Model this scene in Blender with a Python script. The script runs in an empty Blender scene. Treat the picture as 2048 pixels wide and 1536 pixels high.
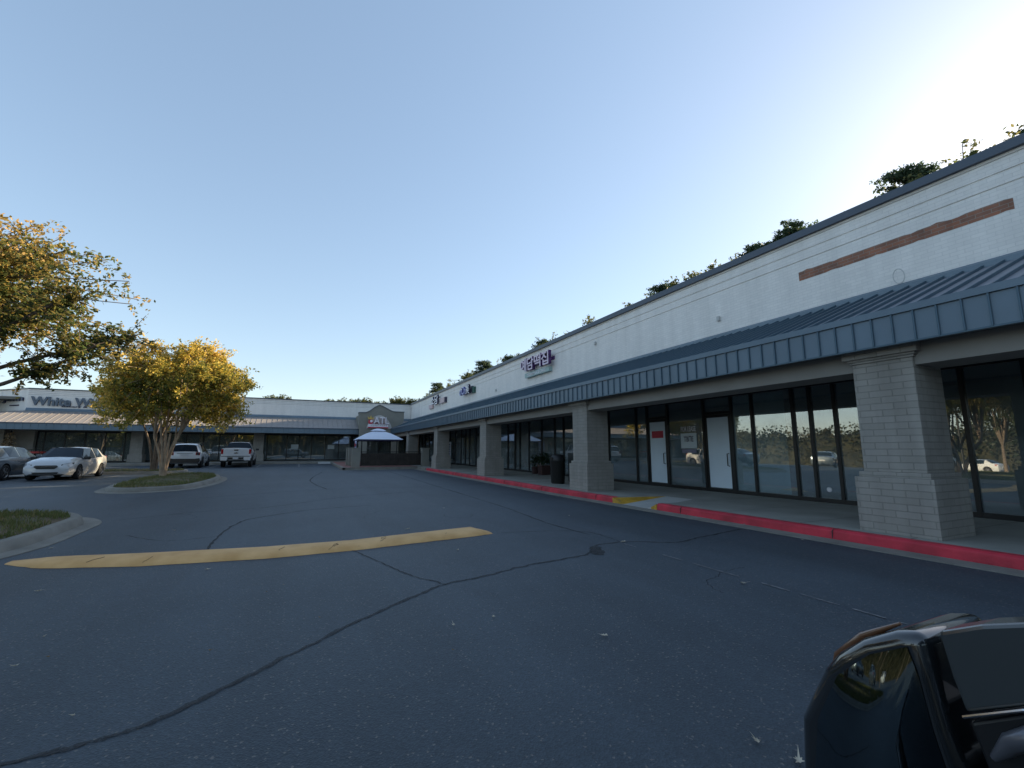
import bpy, bmesh, math, random
import numpy as np
from mathutils import Vector, Matrix
R = math.radians
random.seed(7); rng = np.random.default_rng(7)
S = bpy.context.scene
COL = S.collection
# ------------------------------------------------------------------ camera
cam_d = bpy.data.cameras.new('camera'); cam = bpy.data.objects.new('camera', cam_d); COL.objects.link(cam)
cam_d.sensor_width = 36; cam_d.lens = 36*897/2048; cam_d.clip_start = .05; cam_d.clip_end = 3000
cam.location = (0, 0, 1.35); cam.rotation_euler = (R(90+8.45), 0, R(-25.35))
S.camera = cam
# ------------------------------------------------------------------ world, sun, exposure
SUN_AZ, SUN_EL = 84.0, 20.5
W = bpy.data.worlds.new('World'); S.world = W; W.use_nodes = True
nt = W.node_tree; bg = nt.nodes['Background']
sky = nt.nodes.new('ShaderNodeTexSky'); sky.sky_type = 'NISHITA'; sky.sun_disc = False
sky.sun_elevation = R(SUN_EL); sky.sun_rotation = R(SUN_AZ); sky.air_density = 1.0; sky.dust_density = 0.5; sky.ozone_density = 2.0
gam = nt.nodes.new('ShaderNodeGamma'); gam.inputs[1].default_value = .60   # hazier, more even sky than the clear-air model
hs = nt.nodes.new('ShaderNodeHueSaturation'); hs.inputs['Saturation'].default_value = 1.12
nt.links.new(sky.outputs[0], gam.inputs[0]); nt.links.new(gam.outputs[0], hs.inputs['Color']); nt.links.new(hs.outputs[0], bg.inputs[0]); bg.inputs[1].default_value = 0.14
sl = bpy.data.lights.new('sun', 'SUN'); sl.energy = 4.8; sl.angle = R(.5); sl.color = (1, .80, .52)
so = bpy.data.objects.new('sun', sl); COL.objects.link(so)
sd = Vector((math.sin(R(SUN_AZ))*math.cos(R(SUN_EL)), math.cos(R(SUN_AZ))*math.cos(R(SUN_EL)), math.sin(R(SUN_EL))))
so.rotation_euler = (-sd).to_track_quat('-Z', 'Y').to_euler(); so.location = sd*200
S.view_settings.view_transform = 'Standard'; S.view_settings.look = 'None'; S.view_settings.exposure = 1.6; S.view_settings.gamma = 1
S.render.engine = 'CYCLES'
# ------------------------------------------------------------------ materials
MATS = {}
def mat(name, col, rough=.6, metal=0, var=0, vscale=3, bump=0, bscale=60, spec=.5, col2=None, coat=0, trans=0, chip=None):
    if name in MATS: return MATS[name]
    m = bpy.data.materials.new(name); m.use_nodes = True; t = m.node_tree; b = t.nodes['Principled BSDF']
    c = (*col, 1); b.inputs['Base Color'].default_value = c; b.inputs['Roughness'].default_value = rough
    b.inputs['Metallic'].default_value = metal; b.inputs['Specular IOR Level'].default_value = spec
    b.inputs['Coat Weight'].default_value = coat; b.inputs['Coat Roughness'].default_value = .04
    tc = t.nodes.new('ShaderNodeTexCoord')
    if var or col2:
        n = t.nodes.new('ShaderNodeTexNoise'); n.inputs['Scale'].default_value = vscale; n.inputs['Detail'].default_value = 8
        t.links.new(tc.outputs['Object'], n.inputs['Vector'])
        rp = t.nodes.new('ShaderNodeValToRGB'); rp.color_ramp.elements[0].position = .3; rp.color_ramp.elements[1].position = .7
        c2 = col2 or tuple(min(1, x*(1+var)) for x in col)
        rp.color_ramp.elements[0].color = (*[x*(1-var) for x in col], 1); rp.color_ramp.elements[1].color = (*c2, 1)
        t.links.new(n.outputs[0], rp.inputs[0]); t.links.new(rp.outputs[0], b.inputs['Base Color'])
    if bump:
        n2 = t.nodes.new('ShaderNodeTexNoise'); n2.inputs['Scale'].default_value = bscale; n2.inputs['Detail'].default_value = 4
        t.links.new(tc.outputs['Object'], n2.inputs['Vector'])
        bp = t.nodes.new('ShaderNodeBump'); bp.inputs['Strength'].default_value = bump; bp.inputs['Distance'].default_value = .01
        t.links.new(n2.outputs[0], bp.inputs['Height']); t.links.new(bp.outputs[0], b.inputs['Normal'])
    if chip:
        n4 = t.nodes.new('ShaderNodeTexNoise'); n4.inputs['Scale'].default_value = chip[0]; n4.inputs['Detail'].default_value = 10; n4.inputs['Roughness'].default_value = .75; t.links.new(tc.outputs['Object'], n4.inputs['Vector'])
        r4 = t.nodes.new('ShaderNodeValToRGB'); r4.color_ramp.elements[0].position = chip[1]; r4.color_ramp.elements[1].position = chip[1]+.03; t.links.new(n4.outputs[0], r4.inputs[0])
        m4 = t.nodes.new('ShaderNodeMixRGB'); t.links.new(r4.outputs[0], m4.inputs[0]); src = b.inputs['Base Color'].links[0].from_socket; t.links.new(src, m4.inputs[1]); m4.inputs[2].default_value = (*chip[2], 1); t.links.new(m4.outputs[0], b.inputs['Base Color'])
    MATS[name] = m; return m
def brick_mat(name, c1, c2, mortar, bw=.2, rh=.068, ms=.006, bump=.6, vert=True, var=.25):
    m = bpy.data.materials.new(name); m.use_nodes = True; t = m.node_tree; b = t.nodes['Principled BSDF']; L = t.links.new
    tc = t.nodes.new('ShaderNodeTexCoord'); sp = t.nodes.new('ShaderNodeSeparateXYZ'); L(tc.outputs['Object'], sp.inputs[0])
    cb = t.nodes.new('ShaderNodeCombineXYZ')
    if vert:
        ad = t.nodes.new('ShaderNodeMath'); ad.operation = 'ADD'; L(sp.outputs[0], ad.inputs[0]); L(sp.outputs[1], ad.inputs[1])
        L(ad.outputs[0], cb.inputs[0]); L(sp.outputs[2], cb.inputs[1])
    else:
        L(sp.outputs[0], cb.inputs[0]); L(sp.outputs[1], cb.inputs[1])
    br = t.nodes.new('ShaderNodeTexBrick'); L(cb.outputs[0], br.inputs['Vector'])
    br.inputs['Scale'].default_value = 1; br.inputs['Brick Width'].default_value = bw; br.inputs['Row Height'].default_value = rh
    br.inputs['Mortar Size'].default_value = ms; br.inputs['Mortar Smooth'].default_value = .3
    br.inputs['Color1'].default_value = (*c1, 1); br.inputs['Color2'].default_value = (*c2, 1); br.inputs['Mortar'].default_value = (*mortar, 1)
    n = t.nodes.new('ShaderNodeTexNoise'); n.inputs['Scale'].default_value = 1.3; n.inputs['Detail'].default_value = 9; n.inputs['Roughness'].default_value = .65
    mp = t.nodes.new('ShaderNodeMapping'); mp.inputs['Scale'].default_value = (1.6, 1.6, .3); L(tc.outputs['Object'], mp.inputs[0]); L(mp.outputs[0], n.inputs['Vector'])
    rp = t.nodes.new('ShaderNodeValToRGB'); rp.color_ramp.elements[0].position = .35; rp.color_ramp.elements[1].position = .65
    rp.color_ramp.elements[0].color = (1-var, 1-var, 1-var, 1); rp.color_ramp.elements[1].color = (1, 1, 1, 1); L(n.outputs[0], rp.inputs[0])
    mx = t.nodes.new('ShaderNodeMixRGB'); mx.blend_type = 'MULTIPLY'; mx.inputs[0].default_value = 1; L(br.outputs['Color'], mx.inputs[1]); L(rp.outputs[0], mx.inputs[2])
    L(mx.outputs[0], b.inputs['Base Color']); b.inputs['Roughness'].default_value = .75
    bp = t.nodes.new('ShaderNodeBump'); bp.inputs['Strength'].default_value = bump; bp.inputs['Distance'].default_value = .008; bp.invert = True
    n3 = t.nodes.new('ShaderNodeTexNoise'); n3.inputs['Scale'].default_value = 25; L(tc.outputs['Object'], n3.inputs['Vector'])
    ma = t.nodes.new('ShaderNodeMath'); ma.operation = 'MULTIPLY_ADD'; ma.inputs[1].default_value = .35; L(n3.outputs[0], ma.inputs[0]); L(br.outputs['Fac'], ma.inputs[2])
    L(ma.outputs[0], bp.inputs['Height']); L(bp.outputs[0], b.inputs['Normal'])
    MATS[name] = m; return m
def glass_mat(name, refl, tint=(.75, .8, .78), veil=.0):
    m = bpy.data.materials.new(name); m.use_nodes = True; t = m.node_tree; L = t.links.new
    for n in list(t.nodes):
        if n.type == 'BSDF_PRINCIPLED': t.nodes.remove(n)
    out = [n for n in t.nodes if n.type == 'OUTPUT_MATERIAL'][0]
    g = t.nodes.new('ShaderNodeBsdfGlossy'); g.inputs['Roughness'].default_value = .0; g.inputs['Color'].default_value = (.9, .93, .95, 1)
    tr = t.nodes.new('ShaderNodeBsdfTransparent'); tr.inputs[0].default_value = (*tint, 1)
    lw = t.nodes.new('ShaderNodeFresnel'); lw.inputs['IOR'].default_value = 1.5
    ma = t.nodes.new('ShaderNodeMath'); ma.operation = 'MULTIPLY_ADD'; ma.inputs[1].default_value = 1.6; ma.inputs[2].default_value = refl; ma.use_clamp = True
    L(lw.outputs[0], ma.inputs[0]); mx = t.nodes.new('ShaderNodeMixShader'); L(ma.outputs[0], mx.inputs[0]); L(tr.outputs[0], mx.inputs[1]); L(g.outputs[0], mx.inputs[2])
    tc = t.nodes.new('ShaderNodeTexCoord'); n = t.nodes.new('ShaderNodeTexNoise'); n.inputs['Scale'].default_value = .8; n.inputs['Detail'].default_value = 1; L(tc.outputs['Object'], n.inputs['Vector'])
    bp = t.nodes.new('ShaderNodeBump'); bp.inputs['Strength'].default_value = .05; bp.inputs['Distance'].default_value = .02; L(n.outputs[0], bp.inputs['Height']); L(bp.outputs[0], g.inputs['Normal'])
    if veil:      # dusty pale veil put into the colour, lifting the blacks as glare does
        df = t.nodes.new('ShaderNodeBsdfDiffuse'); df.inputs[0].default_value = (.50, .60, .64, 1); n5 = t.nodes.new('ShaderNodeTexNoise'); n5.inputs['Scale'].default_value = 1.7; n5.inputs['Detail'].default_value = 6; L(tc.outputs['Object'], n5.inputs['Vector'])
        m5 = t.nodes.new('ShaderNodeMath'); m5.operation = 'MULTIPLY'; m5.inputs[1].default_value = veil*2; L(n5.outputs[0], m5.inputs[0]); mx5 = t.nodes.new('ShaderNodeMixShader'); L(m5.outputs[0], mx5.inputs[0]); L(mx.outputs[0], mx5.inputs[1]); L(df.outputs[0], mx5.inputs[2]); mx = mx5
    L(mx.outputs[0], out.inputs[0]); MATS[name] = m; return m
def leaf_mat(name, cols, trans=.35, nscale=.45):
    m = bpy.data.materials.new(name); m.use_nodes = True; t = m.node_tree; L = t.links.new; b = t.nodes['Principled BSDF']
    out = [n for n in t.nodes if n.type == 'OUTPUT_MATERIAL'][0]
    tc = t.nodes.new('ShaderNodeTexCoord'); n = t.nodes.new('ShaderNodeTexNoise'); n.inputs['Scale'].default_value = nscale; n.inputs['Detail'].default_value = 3; L(tc.outputs['Object'], n.inputs['Vector'])
    ge = t.nodes.new('ShaderNodeNewGeometry'); ma = t.nodes.new('ShaderNodeMath'); ma.operation = 'MULTIPLY_ADD'; ma.inputs[1].default_value = .35; L(ge.outputs['Random Per Island'], ma.inputs[0])
    sb = t.nodes.new('ShaderNodeMath'); sb.operation = 'SUBTRACT'; sb.inputs[1].default_value = .175; L(n.outputs[0], sb.inputs[0]); L(sb.outputs[0], ma.inputs[2])
    rp = t.nodes.new('ShaderNodeValToRGB'); e = rp.color_ramp.elements
    while len(e) < len(cols): e.new(.5)
    for i, c in enumerate(cols): e[i].position = .32+.36*i/(len(cols)-1); e[i].color = (*c, 1)
    L(ma.outputs[0], rp.inputs[0]); L(rp.outputs[0], b.inputs['Base Color']); b.inputs['Roughness'].default_value = .55; b.inputs['Specular IOR Level'].default_value = .3
    tl = t.nodes.new('ShaderNodeBsdfTranslucent'); L(rp.outputs[0], tl.inputs[0]); mx = t.nodes.new('ShaderNodeMixShader'); mx.inputs[0].default_value = trans
    L(b.outputs[0], mx.inputs[1]); L(tl.outputs[0], mx.inputs[2]); L(mx.outputs[0], out.inputs[0]); MATS[name] = m; return m

def asphalt():
    m = bpy.data.materials.new('asphalt'); m.use_nodes = True; t = m.node_tree; L = t.links.new; b = t.nodes['Principled BSDF']
    tc = t.nodes.new('ShaderNodeTexCoord')
    def noise(s, d=6, r=.6):
        n = t.nodes.new('ShaderNodeTexNoise'); n.inputs['Scale'].default_value = s; n.inputs['Detail'].default_value = d; n.inputs['Roughness'].default_value = r; L(tc.outputs['Object'], n.inputs['Vector']); return n
    def ramp(src, p0, p1, c0, c1):
        r = t.nodes.new('ShaderNodeValToRGB'); r.color_ramp.elements[0].position = p0; r.color_ramp.elements[1].position = p1
        r.color_ramp.elements[0].color = (*c0, 1); r.color_ramp.elements[1].color = (*c1, 1); L(src, r.inputs[0]); return r
    big = ramp(noise(.22, 5, .7).outputs[0], .3, .7, (.030, .042, .053), (.050, .066, .082))
    mp = t.nodes.new('ShaderNodeMapping'); mp.inputs['Scale'].default_value = (1.1, .09, 1); L(tc.outputs['Object'], mp.inputs[0])
    st = noise(1, 4); L(mp.outputs[0], st.inputs['Vector'])          # wear along the driving direction
    wear = ramp(st.outputs[0], .35, .65, (.86, .86, .86), (1.14, 1.14, 1.14))
    m1 = t.nodes.new('ShaderNodeMixRGB'); m1.blend_type = 'MULTIPLY'; m1.inputs[0].default_value = 1; L(big.outputs[0], m1.inputs[1]); L(wear.outputs[0], m1.inputs[2])
    stn = ramp(noise(.75, 9, .72).outputs[0], .60, .72, (1, 1, 1), (.72, .74, .76)); m1b = t.nodes.new('ShaderNodeMixRGB'); m1b.blend_type = 'MULTIPLY'; m1b.inputs[0].default_value = 1; L(m1.outputs[0], m1b.inputs[1]); L(stn.outputs[0], m1b.inputs[2]); m1 = m1b
    vo = t.nodes.new('ShaderNodeTexVoronoi'); vo.inputs['Scale'].default_value = 95; L(tc.outputs['Object'], vo.inputs['Vector'])
    sx = t.nodes.new('ShaderNodeSeparateXYZ'); L(vo.outputs['Color'], sx.inputs[0])
    gr = ramp(sx.outputs[0], .0, 1, (.62, .62, .62), (1.45, 1.45, 1.45))
    m2 = t.nodes.new('ShaderNodeMixRGB'); m2.blend_type = 'MULTIPLY'; m2.inputs[0].default_value = .6; L(m1.outputs[0], m2.inputs[1]); L(gr.outputs[0], m2.inputs[2])
    sp = ramp(sx.outputs[1], .972, .98, (0, 0, 0), (1, 1, 1)); m3 = t.nodes.new('ShaderNodeMixRGB'); L(sp.outputs[0], m3.inputs[0]); L(m2.outputs[0], m3.inputs[1]); m3.inputs[2].default_value = (.14, .13, .12, 1)
    L(m3.outputs[0], b.inputs['Base Color']); b.inputs['Roughness'].default_value = .62; b.inputs['Specular IOR Level'].default_value = .45
    bp = t.nodes.new('ShaderNodeBump'); bp.inputs['Strength'].default_value = .55; bp.inputs['Distance'].default_value = .006; L(vo.outputs['Distance'], bp.inputs['Height']); L(bp.outputs[0], b.inputs['Normal'])
    MATS['asphalt'] = m; return m
asphalt()
WHITE_BRICK = brick_mat('white_painted_brick', (.86, .83, .79), (.80, .775, .74), (.74, .72, .69), var=.11, bump=.4)
GREY_BRICK = brick_mat('taupe_painted_brick', (.36, .335, .30), (.32, .30, .265), (.27, .255, .225), bw=.30, rh=.098, ms=.007, bump=.8)
BARE_BRICK = brick_mat('bare_red_brick', (.42, .17, .10), (.26, .13, .09), (.33, .27, .22), var=.4)
PAVER = brick_mat('red_brick_paving', (.33, .13, .10), (.25, .11, .09), (.2, .15, .12), vert=False, bw=.2, rh=.1)
CONC = mat('sidewalk_concrete', (.27, .265, .235), .85, var=.16, vscale=1.2, bump=.25, bscale=90)
CONC2 = mat('ramp_concrete', (.40, .40, .38), .85, var=.1, vscale=2, bump=.2)
KERB = mat('kerb_concrete', (.20, .19, .165), .85, var=.22, vscale=2.5, bump=.3)
RED = mat('kerb_red_paint', (.46, .022, .042), .6, var=.35, vscale=2.5, bump=.4, bscale=30, chip=(5, .64, (.16, .10, .09)))
YEL = mat('kerb_yellow_paint', (.50, .28, .03), .6, var=.25, vscale=5, chip=(7, .60, (.25, .2, .12)))
BUMPY = mat('speed_bump_paint', (.66, .36, .12), .7, var=.2, vscale=3, bump=.6, bscale=25, col2=(.72, .43, .18), chip=(9, .66, (.16, .12, .08)))
SEAL = mat('crack_tar', (.019, .020, .022), .75, var=.3, vscale=9)
def ragged(m, lo, hi, sc):
    t = m.node_tree; L = t.links.new; out = [n for n in t.nodes if n.type == 'OUTPUT_MATERIAL'][0]; b = t.nodes['Principled BSDF']; tc = t.nodes.new('ShaderNodeTexCoord')
    n = t.nodes.new('ShaderNodeTexNoise'); n.inputs['Scale'].default_value = sc; n.inputs['Detail'].default_value = 8; n.inputs['Roughness'].default_value = .8; L(tc.outputs['Object'], n.inputs['Vector'])
    r = t.nodes.new('ShaderNodeValToRGB'); r.color_ramp.elements[0].position = lo; r.color_ramp.elements[1].position = hi; L(n.outputs[0], r.inputs[0]); tr = t.nodes.new('ShaderNodeBsdfTransparent'); mx = t.nodes.new('ShaderNodeMixShader')
    L(r.outputs[0], mx.inputs[0]); L(tr.outputs[0], mx.inputs[1]); L(b.outputs[0], mx.inputs[2]); L(mx.outputs[0], out.inputs[0])
ragged(SEAL, .36, .56, 38)
SEAL2 = mat('thin_crack', (.03, .028, .025), .9)
LINE = mat('worn_line_paint', (.20, .20, .20), .8, var=.5, vscale=12)
MROOF = mat('blue_grey_roof_metal', (.215, .225, .26), .45, metal=.15, var=.09, vscale=1.6, spec=.5)
MRIB = mat('dark_blue_seam_metal', (.06, .11, .15), .4, metal=.2)
FASC = mat('blue_fascia_metal', (.125, .175, .22), .42, metal=.2, var=.10, vscale=.9)
CAP = mat('dark_parapet_cap', (.07, .09, .12), .45, metal=.2)
BEAM = mat('taupe_stucco', (.27, .255, .23), .85, var=.06, vscale=2, bump=.15)
SOFF = mat('soffit_panel', (.16, .155, .14), .9)
FRAME = mat('dark_bronze_frame', (.022, .022, .022), .4, metal=.3)
DARKIN = mat('shop_inner_wall', (.30, .30, .28), .9)
INFLOOR = mat('interior_floor', (.26, .25, .23), .6)
PAPER = mat('white_window_paper', (.66, .76, .84), .8, var=.03, vscale=2)
STUCCO = mat('portico_stucco', (.235, .23, .20), .9, var=.07, vscale=2, bump=.2)
GLASS = glass_mat('shop_glass', .18, (.78, .84, .85), .13); CGLASS = glass_mat('car_glass', .12, (.25, .28, .3))
SIGNW = mat('sign_white', (.78, .76, .80), .4); SIGNPINK = mat('sign_pale_pink', (.62, .47, .47), .5); SIGNDK = mat('sign_navy', (.02, .018, .06), .4)
SIGNPUR = mat('sign_purple_return', (.07, .02, .12), .4); SIGNRED = mat('sign_red', (.50, .03, .06), .45); SIGNTEAL = mat('sign_pale_teal', (.34, .47, .46), .5)
SIGNGREY = mat('sign_grey_blue', (.10, .13, .17), .5); SIGNGREEN = mat('sign_dark_green', (.02, .09, .07), .5); SIGNYEL = mat('sign_gold', (.6, .42, .1), .5)
BLACKP = mat('black_plastic', (.012, .012, .013), .5); RUBBER = mat('tyre_rubber', (.018, .018, .019), .8); CHROME = mat('chrome', (.6, .6, .6), .15, metal=1)
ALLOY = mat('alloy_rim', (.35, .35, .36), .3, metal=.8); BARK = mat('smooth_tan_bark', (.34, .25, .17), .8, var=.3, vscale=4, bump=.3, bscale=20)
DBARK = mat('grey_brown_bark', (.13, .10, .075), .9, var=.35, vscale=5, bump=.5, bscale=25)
GRASS = leaf_mat('grass_blades', [(.13, .135, .045), (.10, .13, .04), (.24, .19, .08)], .3, 1.2)
SOIL = mat('lawn_soil', (.075, .085, .03), .95, var=.35, vscale=2.2, col2=(.11, .075, .04), bump=.8, bscale=30)
FABRIC = mat('white_canopy_fabric', (.66, .70, .80), .8); IRON = mat('dark_iron', (.02, .02, .018), .5, metal=.4)
# ------------------------------------------------------------------ helpers
def g(y):
    z = 0
    if y > 12: z += .006*(min(y, 38)-12)
    if y > 38: z += .015*(min(y, 46)-38)
    return z
def gx(x, y):
    z = g(y) if x > -60 else g(y)
    if x < -15: z -= .035*min(-15-x, 60)
    return z
def setp(o, label=None, cat=None, group=None, kind=None):
    if label: o['label'] = label
    if cat: o['category'] = cat
    if group: o['group'] = group
    if kind: o['kind'] = kind
    return o
def thing(name, label, cat, loc=(0, 0, 0), rz=0, group=None):
    o = bpy.data.objects.new(name, None); o.empty_display_size = .1; COL.objects.link(o)
    o.location = loc; o.rotation_euler = (0, 0, rz); return setp(o, label, cat, group)
class MB:
    def __init__(s): s.v = []; s.f = []; s.m = []
    def add(s, vs, fs, mi=0):
        n = len(s.v); s.v += [tuple(v) for v in vs]; s.f += [tuple(i+n for i in f) for f in fs]; s.m += [mi]*len(fs); return s
    def box(s, x0, x1, y0, y1, z0, z1, mi=0):
        x0, x1 = min(x0, x1), max(x0, x1); y0, y1 = min(y0, y1), max(y0, y1)
        return s.add([(x0, y0, z0), (x1, y0, z0), (x1, y1, z0), (x0, y1, z0), (x0, y0, z1), (x1, y0, z1), (x1, y1, z1), (x0, y1, z1)],
              [(0, 3, 2, 1), (4, 5, 6, 7), (0, 1, 5, 4), (1, 2, 6, 5), (2, 3, 7, 6), (3, 0, 4, 7)], mi)
    def prism(s, pts, axis, a, b, mi=0):      # pts 2D polygon, extruded along axis from a to b
        def P(u, v, w): return {'x': (w, u, v), 'y': (u, w, v), 'z': (u, v, w)}[axis]
        n = len(pts); vs = [P(u, v, a) for u, v in pts]+[P(u, v, b) for u, v in pts]
        return s.add(vs, [tuple(range(n-1, -1, -1)), tuple(range(n, 2*n))]+[(i, (i+1) % n, n+(i+1) % n, n+i) for i in range(n)], mi)
    def loft_y(s, prof, ys, off, mi=0):       # profile (x,z) swept along y with height off(y)
        n = len(prof); vs = []; fs = []
        for y in ys: vs += [(x, y, z+off(y)) for x, z in prof]
        for k in range(len(ys)-1):
            for i in range(n): fs.append((k*n+i, k*n+(i+1) % n, (k+1)*n+(i+1) % n, (k+1)*n+i))
        fs.append(tuple(range(n))); fs.append(tuple((len(ys)-1)*n+i for i in range(n-1, -1, -1))); return s.add(vs, fs, mi)
    def tube(s, pts, rads, n=6, mi=0):
        pts = [Vector(p) for p in pts]; rads = rads if hasattr(rads, '__len__') else [rads]*len(pts); vs = []; fs = []
        for i, p in enumerate(pts):
            d = (pts[min(i+1, len(pts)-1)]-pts[max(i-1, 0)]).normalized()
            u = d.cross(Vector((0, 0, 1)) if abs(d.z) < .9 else Vector((1, 0, 0))).normalized(); w = d.cross(u)
            for k in range(n):
                a = 2*math.pi*k/n; vs.append(p+(u*math.cos(a)+w*math.sin(a))*rads[i])
        for i in range(len(pts)-1):
            for k in range(n): fs.append((i*n+k, i*n+(k+1) % n, (i+1)*n+(k+1) % n, (i+1)*n+k))
        fs.append(tuple(range(n-1, -1, -1))); fs.append(tuple((len(pts)-1)*n+k for k in range(n))); return s.add(vs, fs, mi)
    def lathe(s, prof, c=(0, 0, 0), axis='z', n=24, mi=0):
        vs = []; fs = []; m = len(prof)
        for k in range(n):
            a = 2*math.pi*k/n
            for r, h in prof:
                p = {'z': (r*math.cos(a), r*math.sin(a), h), 'y': (r*math.cos(a), h, r*math.sin(a)), 'x': (h, r*math.cos(a), r*math.sin(a))}[axis]
                vs.append((p[0]+c[0], p[1]+c[1], p[2]+c[2]))
        for k in range(n):
            for i in range(m-1): fs.append((k*m+i, ((k+1) % n)*m+i, ((k+1) % n)*m+i+1, k*m+i+1))
        return s.add(vs, fs, mi)
    def build(s, name, mats, parent=None, local=False, smooth=False, fix=True):
        me = bpy.data.meshes.new(name)
        off = parent.location if (parent is not None and not local) else Vector((0, 0, 0))
        if parent is not None and not local and parent.parent is not None: off = off+parent.parent.location
        me.from_pydata([(v[0]-off[0], v[1]-off[1], v[2]-off[2]) for v in s.v], [], s.f)
        if not isinstance(mats, (list, tuple)): mats = [mats]
        for m in mats: me.materials.append(m)
        me.polygons.foreach_set('material_index', s.m)
        if fix:
            bm = bmesh.new(); bm.from_mesh(me); bmesh.ops.recalc_face_normals(bm, faces=bm.faces); bm.to_mesh(me); bm.free()
        if smooth:
            me.polygons.foreach_set('use_smooth', [True]*len(me.polygons)); me.set_sharp_from_angle(angle=R(smooth if smooth > 1 else 40))
        o = bpy.data.objects.new(name, me); COL.objects.link(o)
        if parent is not None: o.parent = parent
        return o
def bevel(o, w=.01, seg=2, ang=40):
    m = o.modifiers.new('bevel', 'BEVEL'); m.width = w; m.segments = seg; m.limit_method = 'ANGLE'; m.angle_limit = R(ang); return o
def text_mesh(txt, h, depth, bold=0):
    cu = bpy.data.curves.new('t', 'FONT'); cu.body = txt; cu.size = 1; cu.extrude = depth/2; cu.offset = bold; cu.resolution_u = 3
    o = bpy.data.objects.new('t', cu); COL.objects.link(o); dg = bpy.context.evaluated_depsgraph_get(); dg.update()
    me = bpy.data.meshes.new_from_object(o.evaluated_get(dg)); bpy.data.objects.remove(o); bpy.data.curves.remove(cu)
    co = np.array([v.co[:] for v in me.vertices]) if len(me.vertices) else np.zeros((1, 3))
    mn, mxx = co.min(0), co.max(0)
    return me, mn, mxx
def letters(name, txt, x0, x1, z0, z1, M, parent, depth=.1, bold=0, front_mat=0, side_mat=1):
    """text filling a rectangle; M maps (u along wall, v up, w outwards) to world"""
    me, mn, mxx = text_mesh(txt, 1, 1, bold)
    sx = (x1-x0)/max(1e-6, mxx[0]-mn[0]); sz = (z1-z0)/max(1e-6, mxx[1]-mn[1])
    off = parent.location if parent is not None else Vector()
    for v in me.vertices:
        u = x0+(v.co.x-mn[0])*sx; w = (v.co.z-mn[2])/max(1e-6, mxx[2]-mn[2])*depth; z = z0+(v.co.y-mn[1])*sz
        v.co = Vector(M(u, z, w))-off
    me.materials.clear()
    if not isinstance(M_ := front_mat, bpy.types.Material): raise ValueError
    me.materials.append(front_mat); me.materials.append(side_mat if isinstance(side_mat, bpy.types.Material) else front_mat)
    nrm = (Vector(M(0, 0, 1))-Vector(M(0, 0, 0))).normalized()
    me.update()
    for p in me.polygons: p.material_index = 0 if abs(p.normal.dot(nrm)) > .8 else 1
    me.name = name; o = bpy.data.objects.new(name, me); COL.objects.link(o)
    if parent is not None: o.parent = parent
    return o
def struct(o): o['kind'] = 'structure'; return o
def dup(root, loc, rz, label=None, name=None):
    r = root.copy(); COL.objects.link(r); r.location = loc; r.rotation_euler = (0, 0, rz)
    if label: r['label'] = label
    for ch in list(root.children):
        c = ch.copy(); COL.objects.link(c); c.parent = r
        for gc in ch.children:
            d = gc.copy(); COL.objects.link(d); d.parent = c
    return r
# ------------------------------------------------------------------ ground, kerbs, markings
xs = [-700, -300, -150, -100, -75, -60, -45, -30, -22, -18, -15]+list(range(-14, 14, 2))+[14, 20, 30, 50, 90, 200, 700]
ys = [-700, -300, -120, -60, -30, -10, 0, 6, 10, 12, 14, 18, 22, 26, 30, 34, 38, 40, 42, 44, 46, 50, 60, 90, 200, 400, 900]
gm = MB(); nx = len(xs)
gm.add([(x, y, gx(x, y)) for y in ys for x in xs], [(j*nx+i, j*nx+i+1, (j+1)*nx+i+1, (j+1)*nx+i) for j in range(len(ys)-1) for i in range(nx-1)])
struct(gm.build('ground', MATS['asphalt'], smooth=60, fix=False))
def yr(a, b, st=1.5):
    n = max(1, int(math.ceil((b-a)/st))); return [a+(b-a)*i/n for i in range(n+1)]
Y0 = -26.0
def kerbseg(name, y0, y1, m):
    o = MB().loft_y([(7.5, -.05), (7.5, .02), (7.515, .13), (7.55, .155), (7.68, .156), (7.68, -.05)], yr(y0, y1), g).build(name, m); bevel(o, .012); return struct(o)
kj = MB()
for k in range(-8, 10):
    y = k*3.05+1.3
    if 7.9 < y < 9.9: continue
    kj.loft_y([(7.495, .02), (7.495, .13), (7.545, .1585), (7.68, .159), (7.68, .02)], [y, y+.009], g)
struct(kj.build('kerb_joints', mat('joint_dark', (.07, .05, .05), .9)))
kerbseg('red_kerb', Y0, 8.12, RED); kerbseg('red_kerb', 9.72, 28.6, RED); kerbseg('kerb', 28.6, 31.0, KERB)
struct(MB().loft_y([(7.16, -.03), (7.16, .008), (7.5, .012), (7.5, -.03)], yr(Y0, 31), g).build('gutter', KERB))
sw = MB()
for a, b in ((Y0, 8.12), (9.72, 45.6)):
    sw.loft_y([(7.68, -.05), (7.68, .15), (11.29, .15), (11.29, -.05)], yr(a, b), g)
sw.loft_y([(8.95, -.05), (8.95, .15), (11.29, .15), (11.29, -.05)], yr(8.12, 9.72), g)
struct(sw.build('sidewalk', CONC))
jn = MB()
for k in range(-16, 28):
    y = k*1.52+.4
    if 8 < y < 9.8: continue
    jn.add([(7.7, y, g(y)+.1535), (11.2, y, g(y)+.1535), (11.2, y+.012, g(y)+.1535), (7.7, y+.012, g(y)+.1535)], [(0, 1, 2, 3)])
struct(jn.build('sidewalk_joints', mat('joint_dirt', (.13, .125, .11), .9), fix=False))
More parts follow.
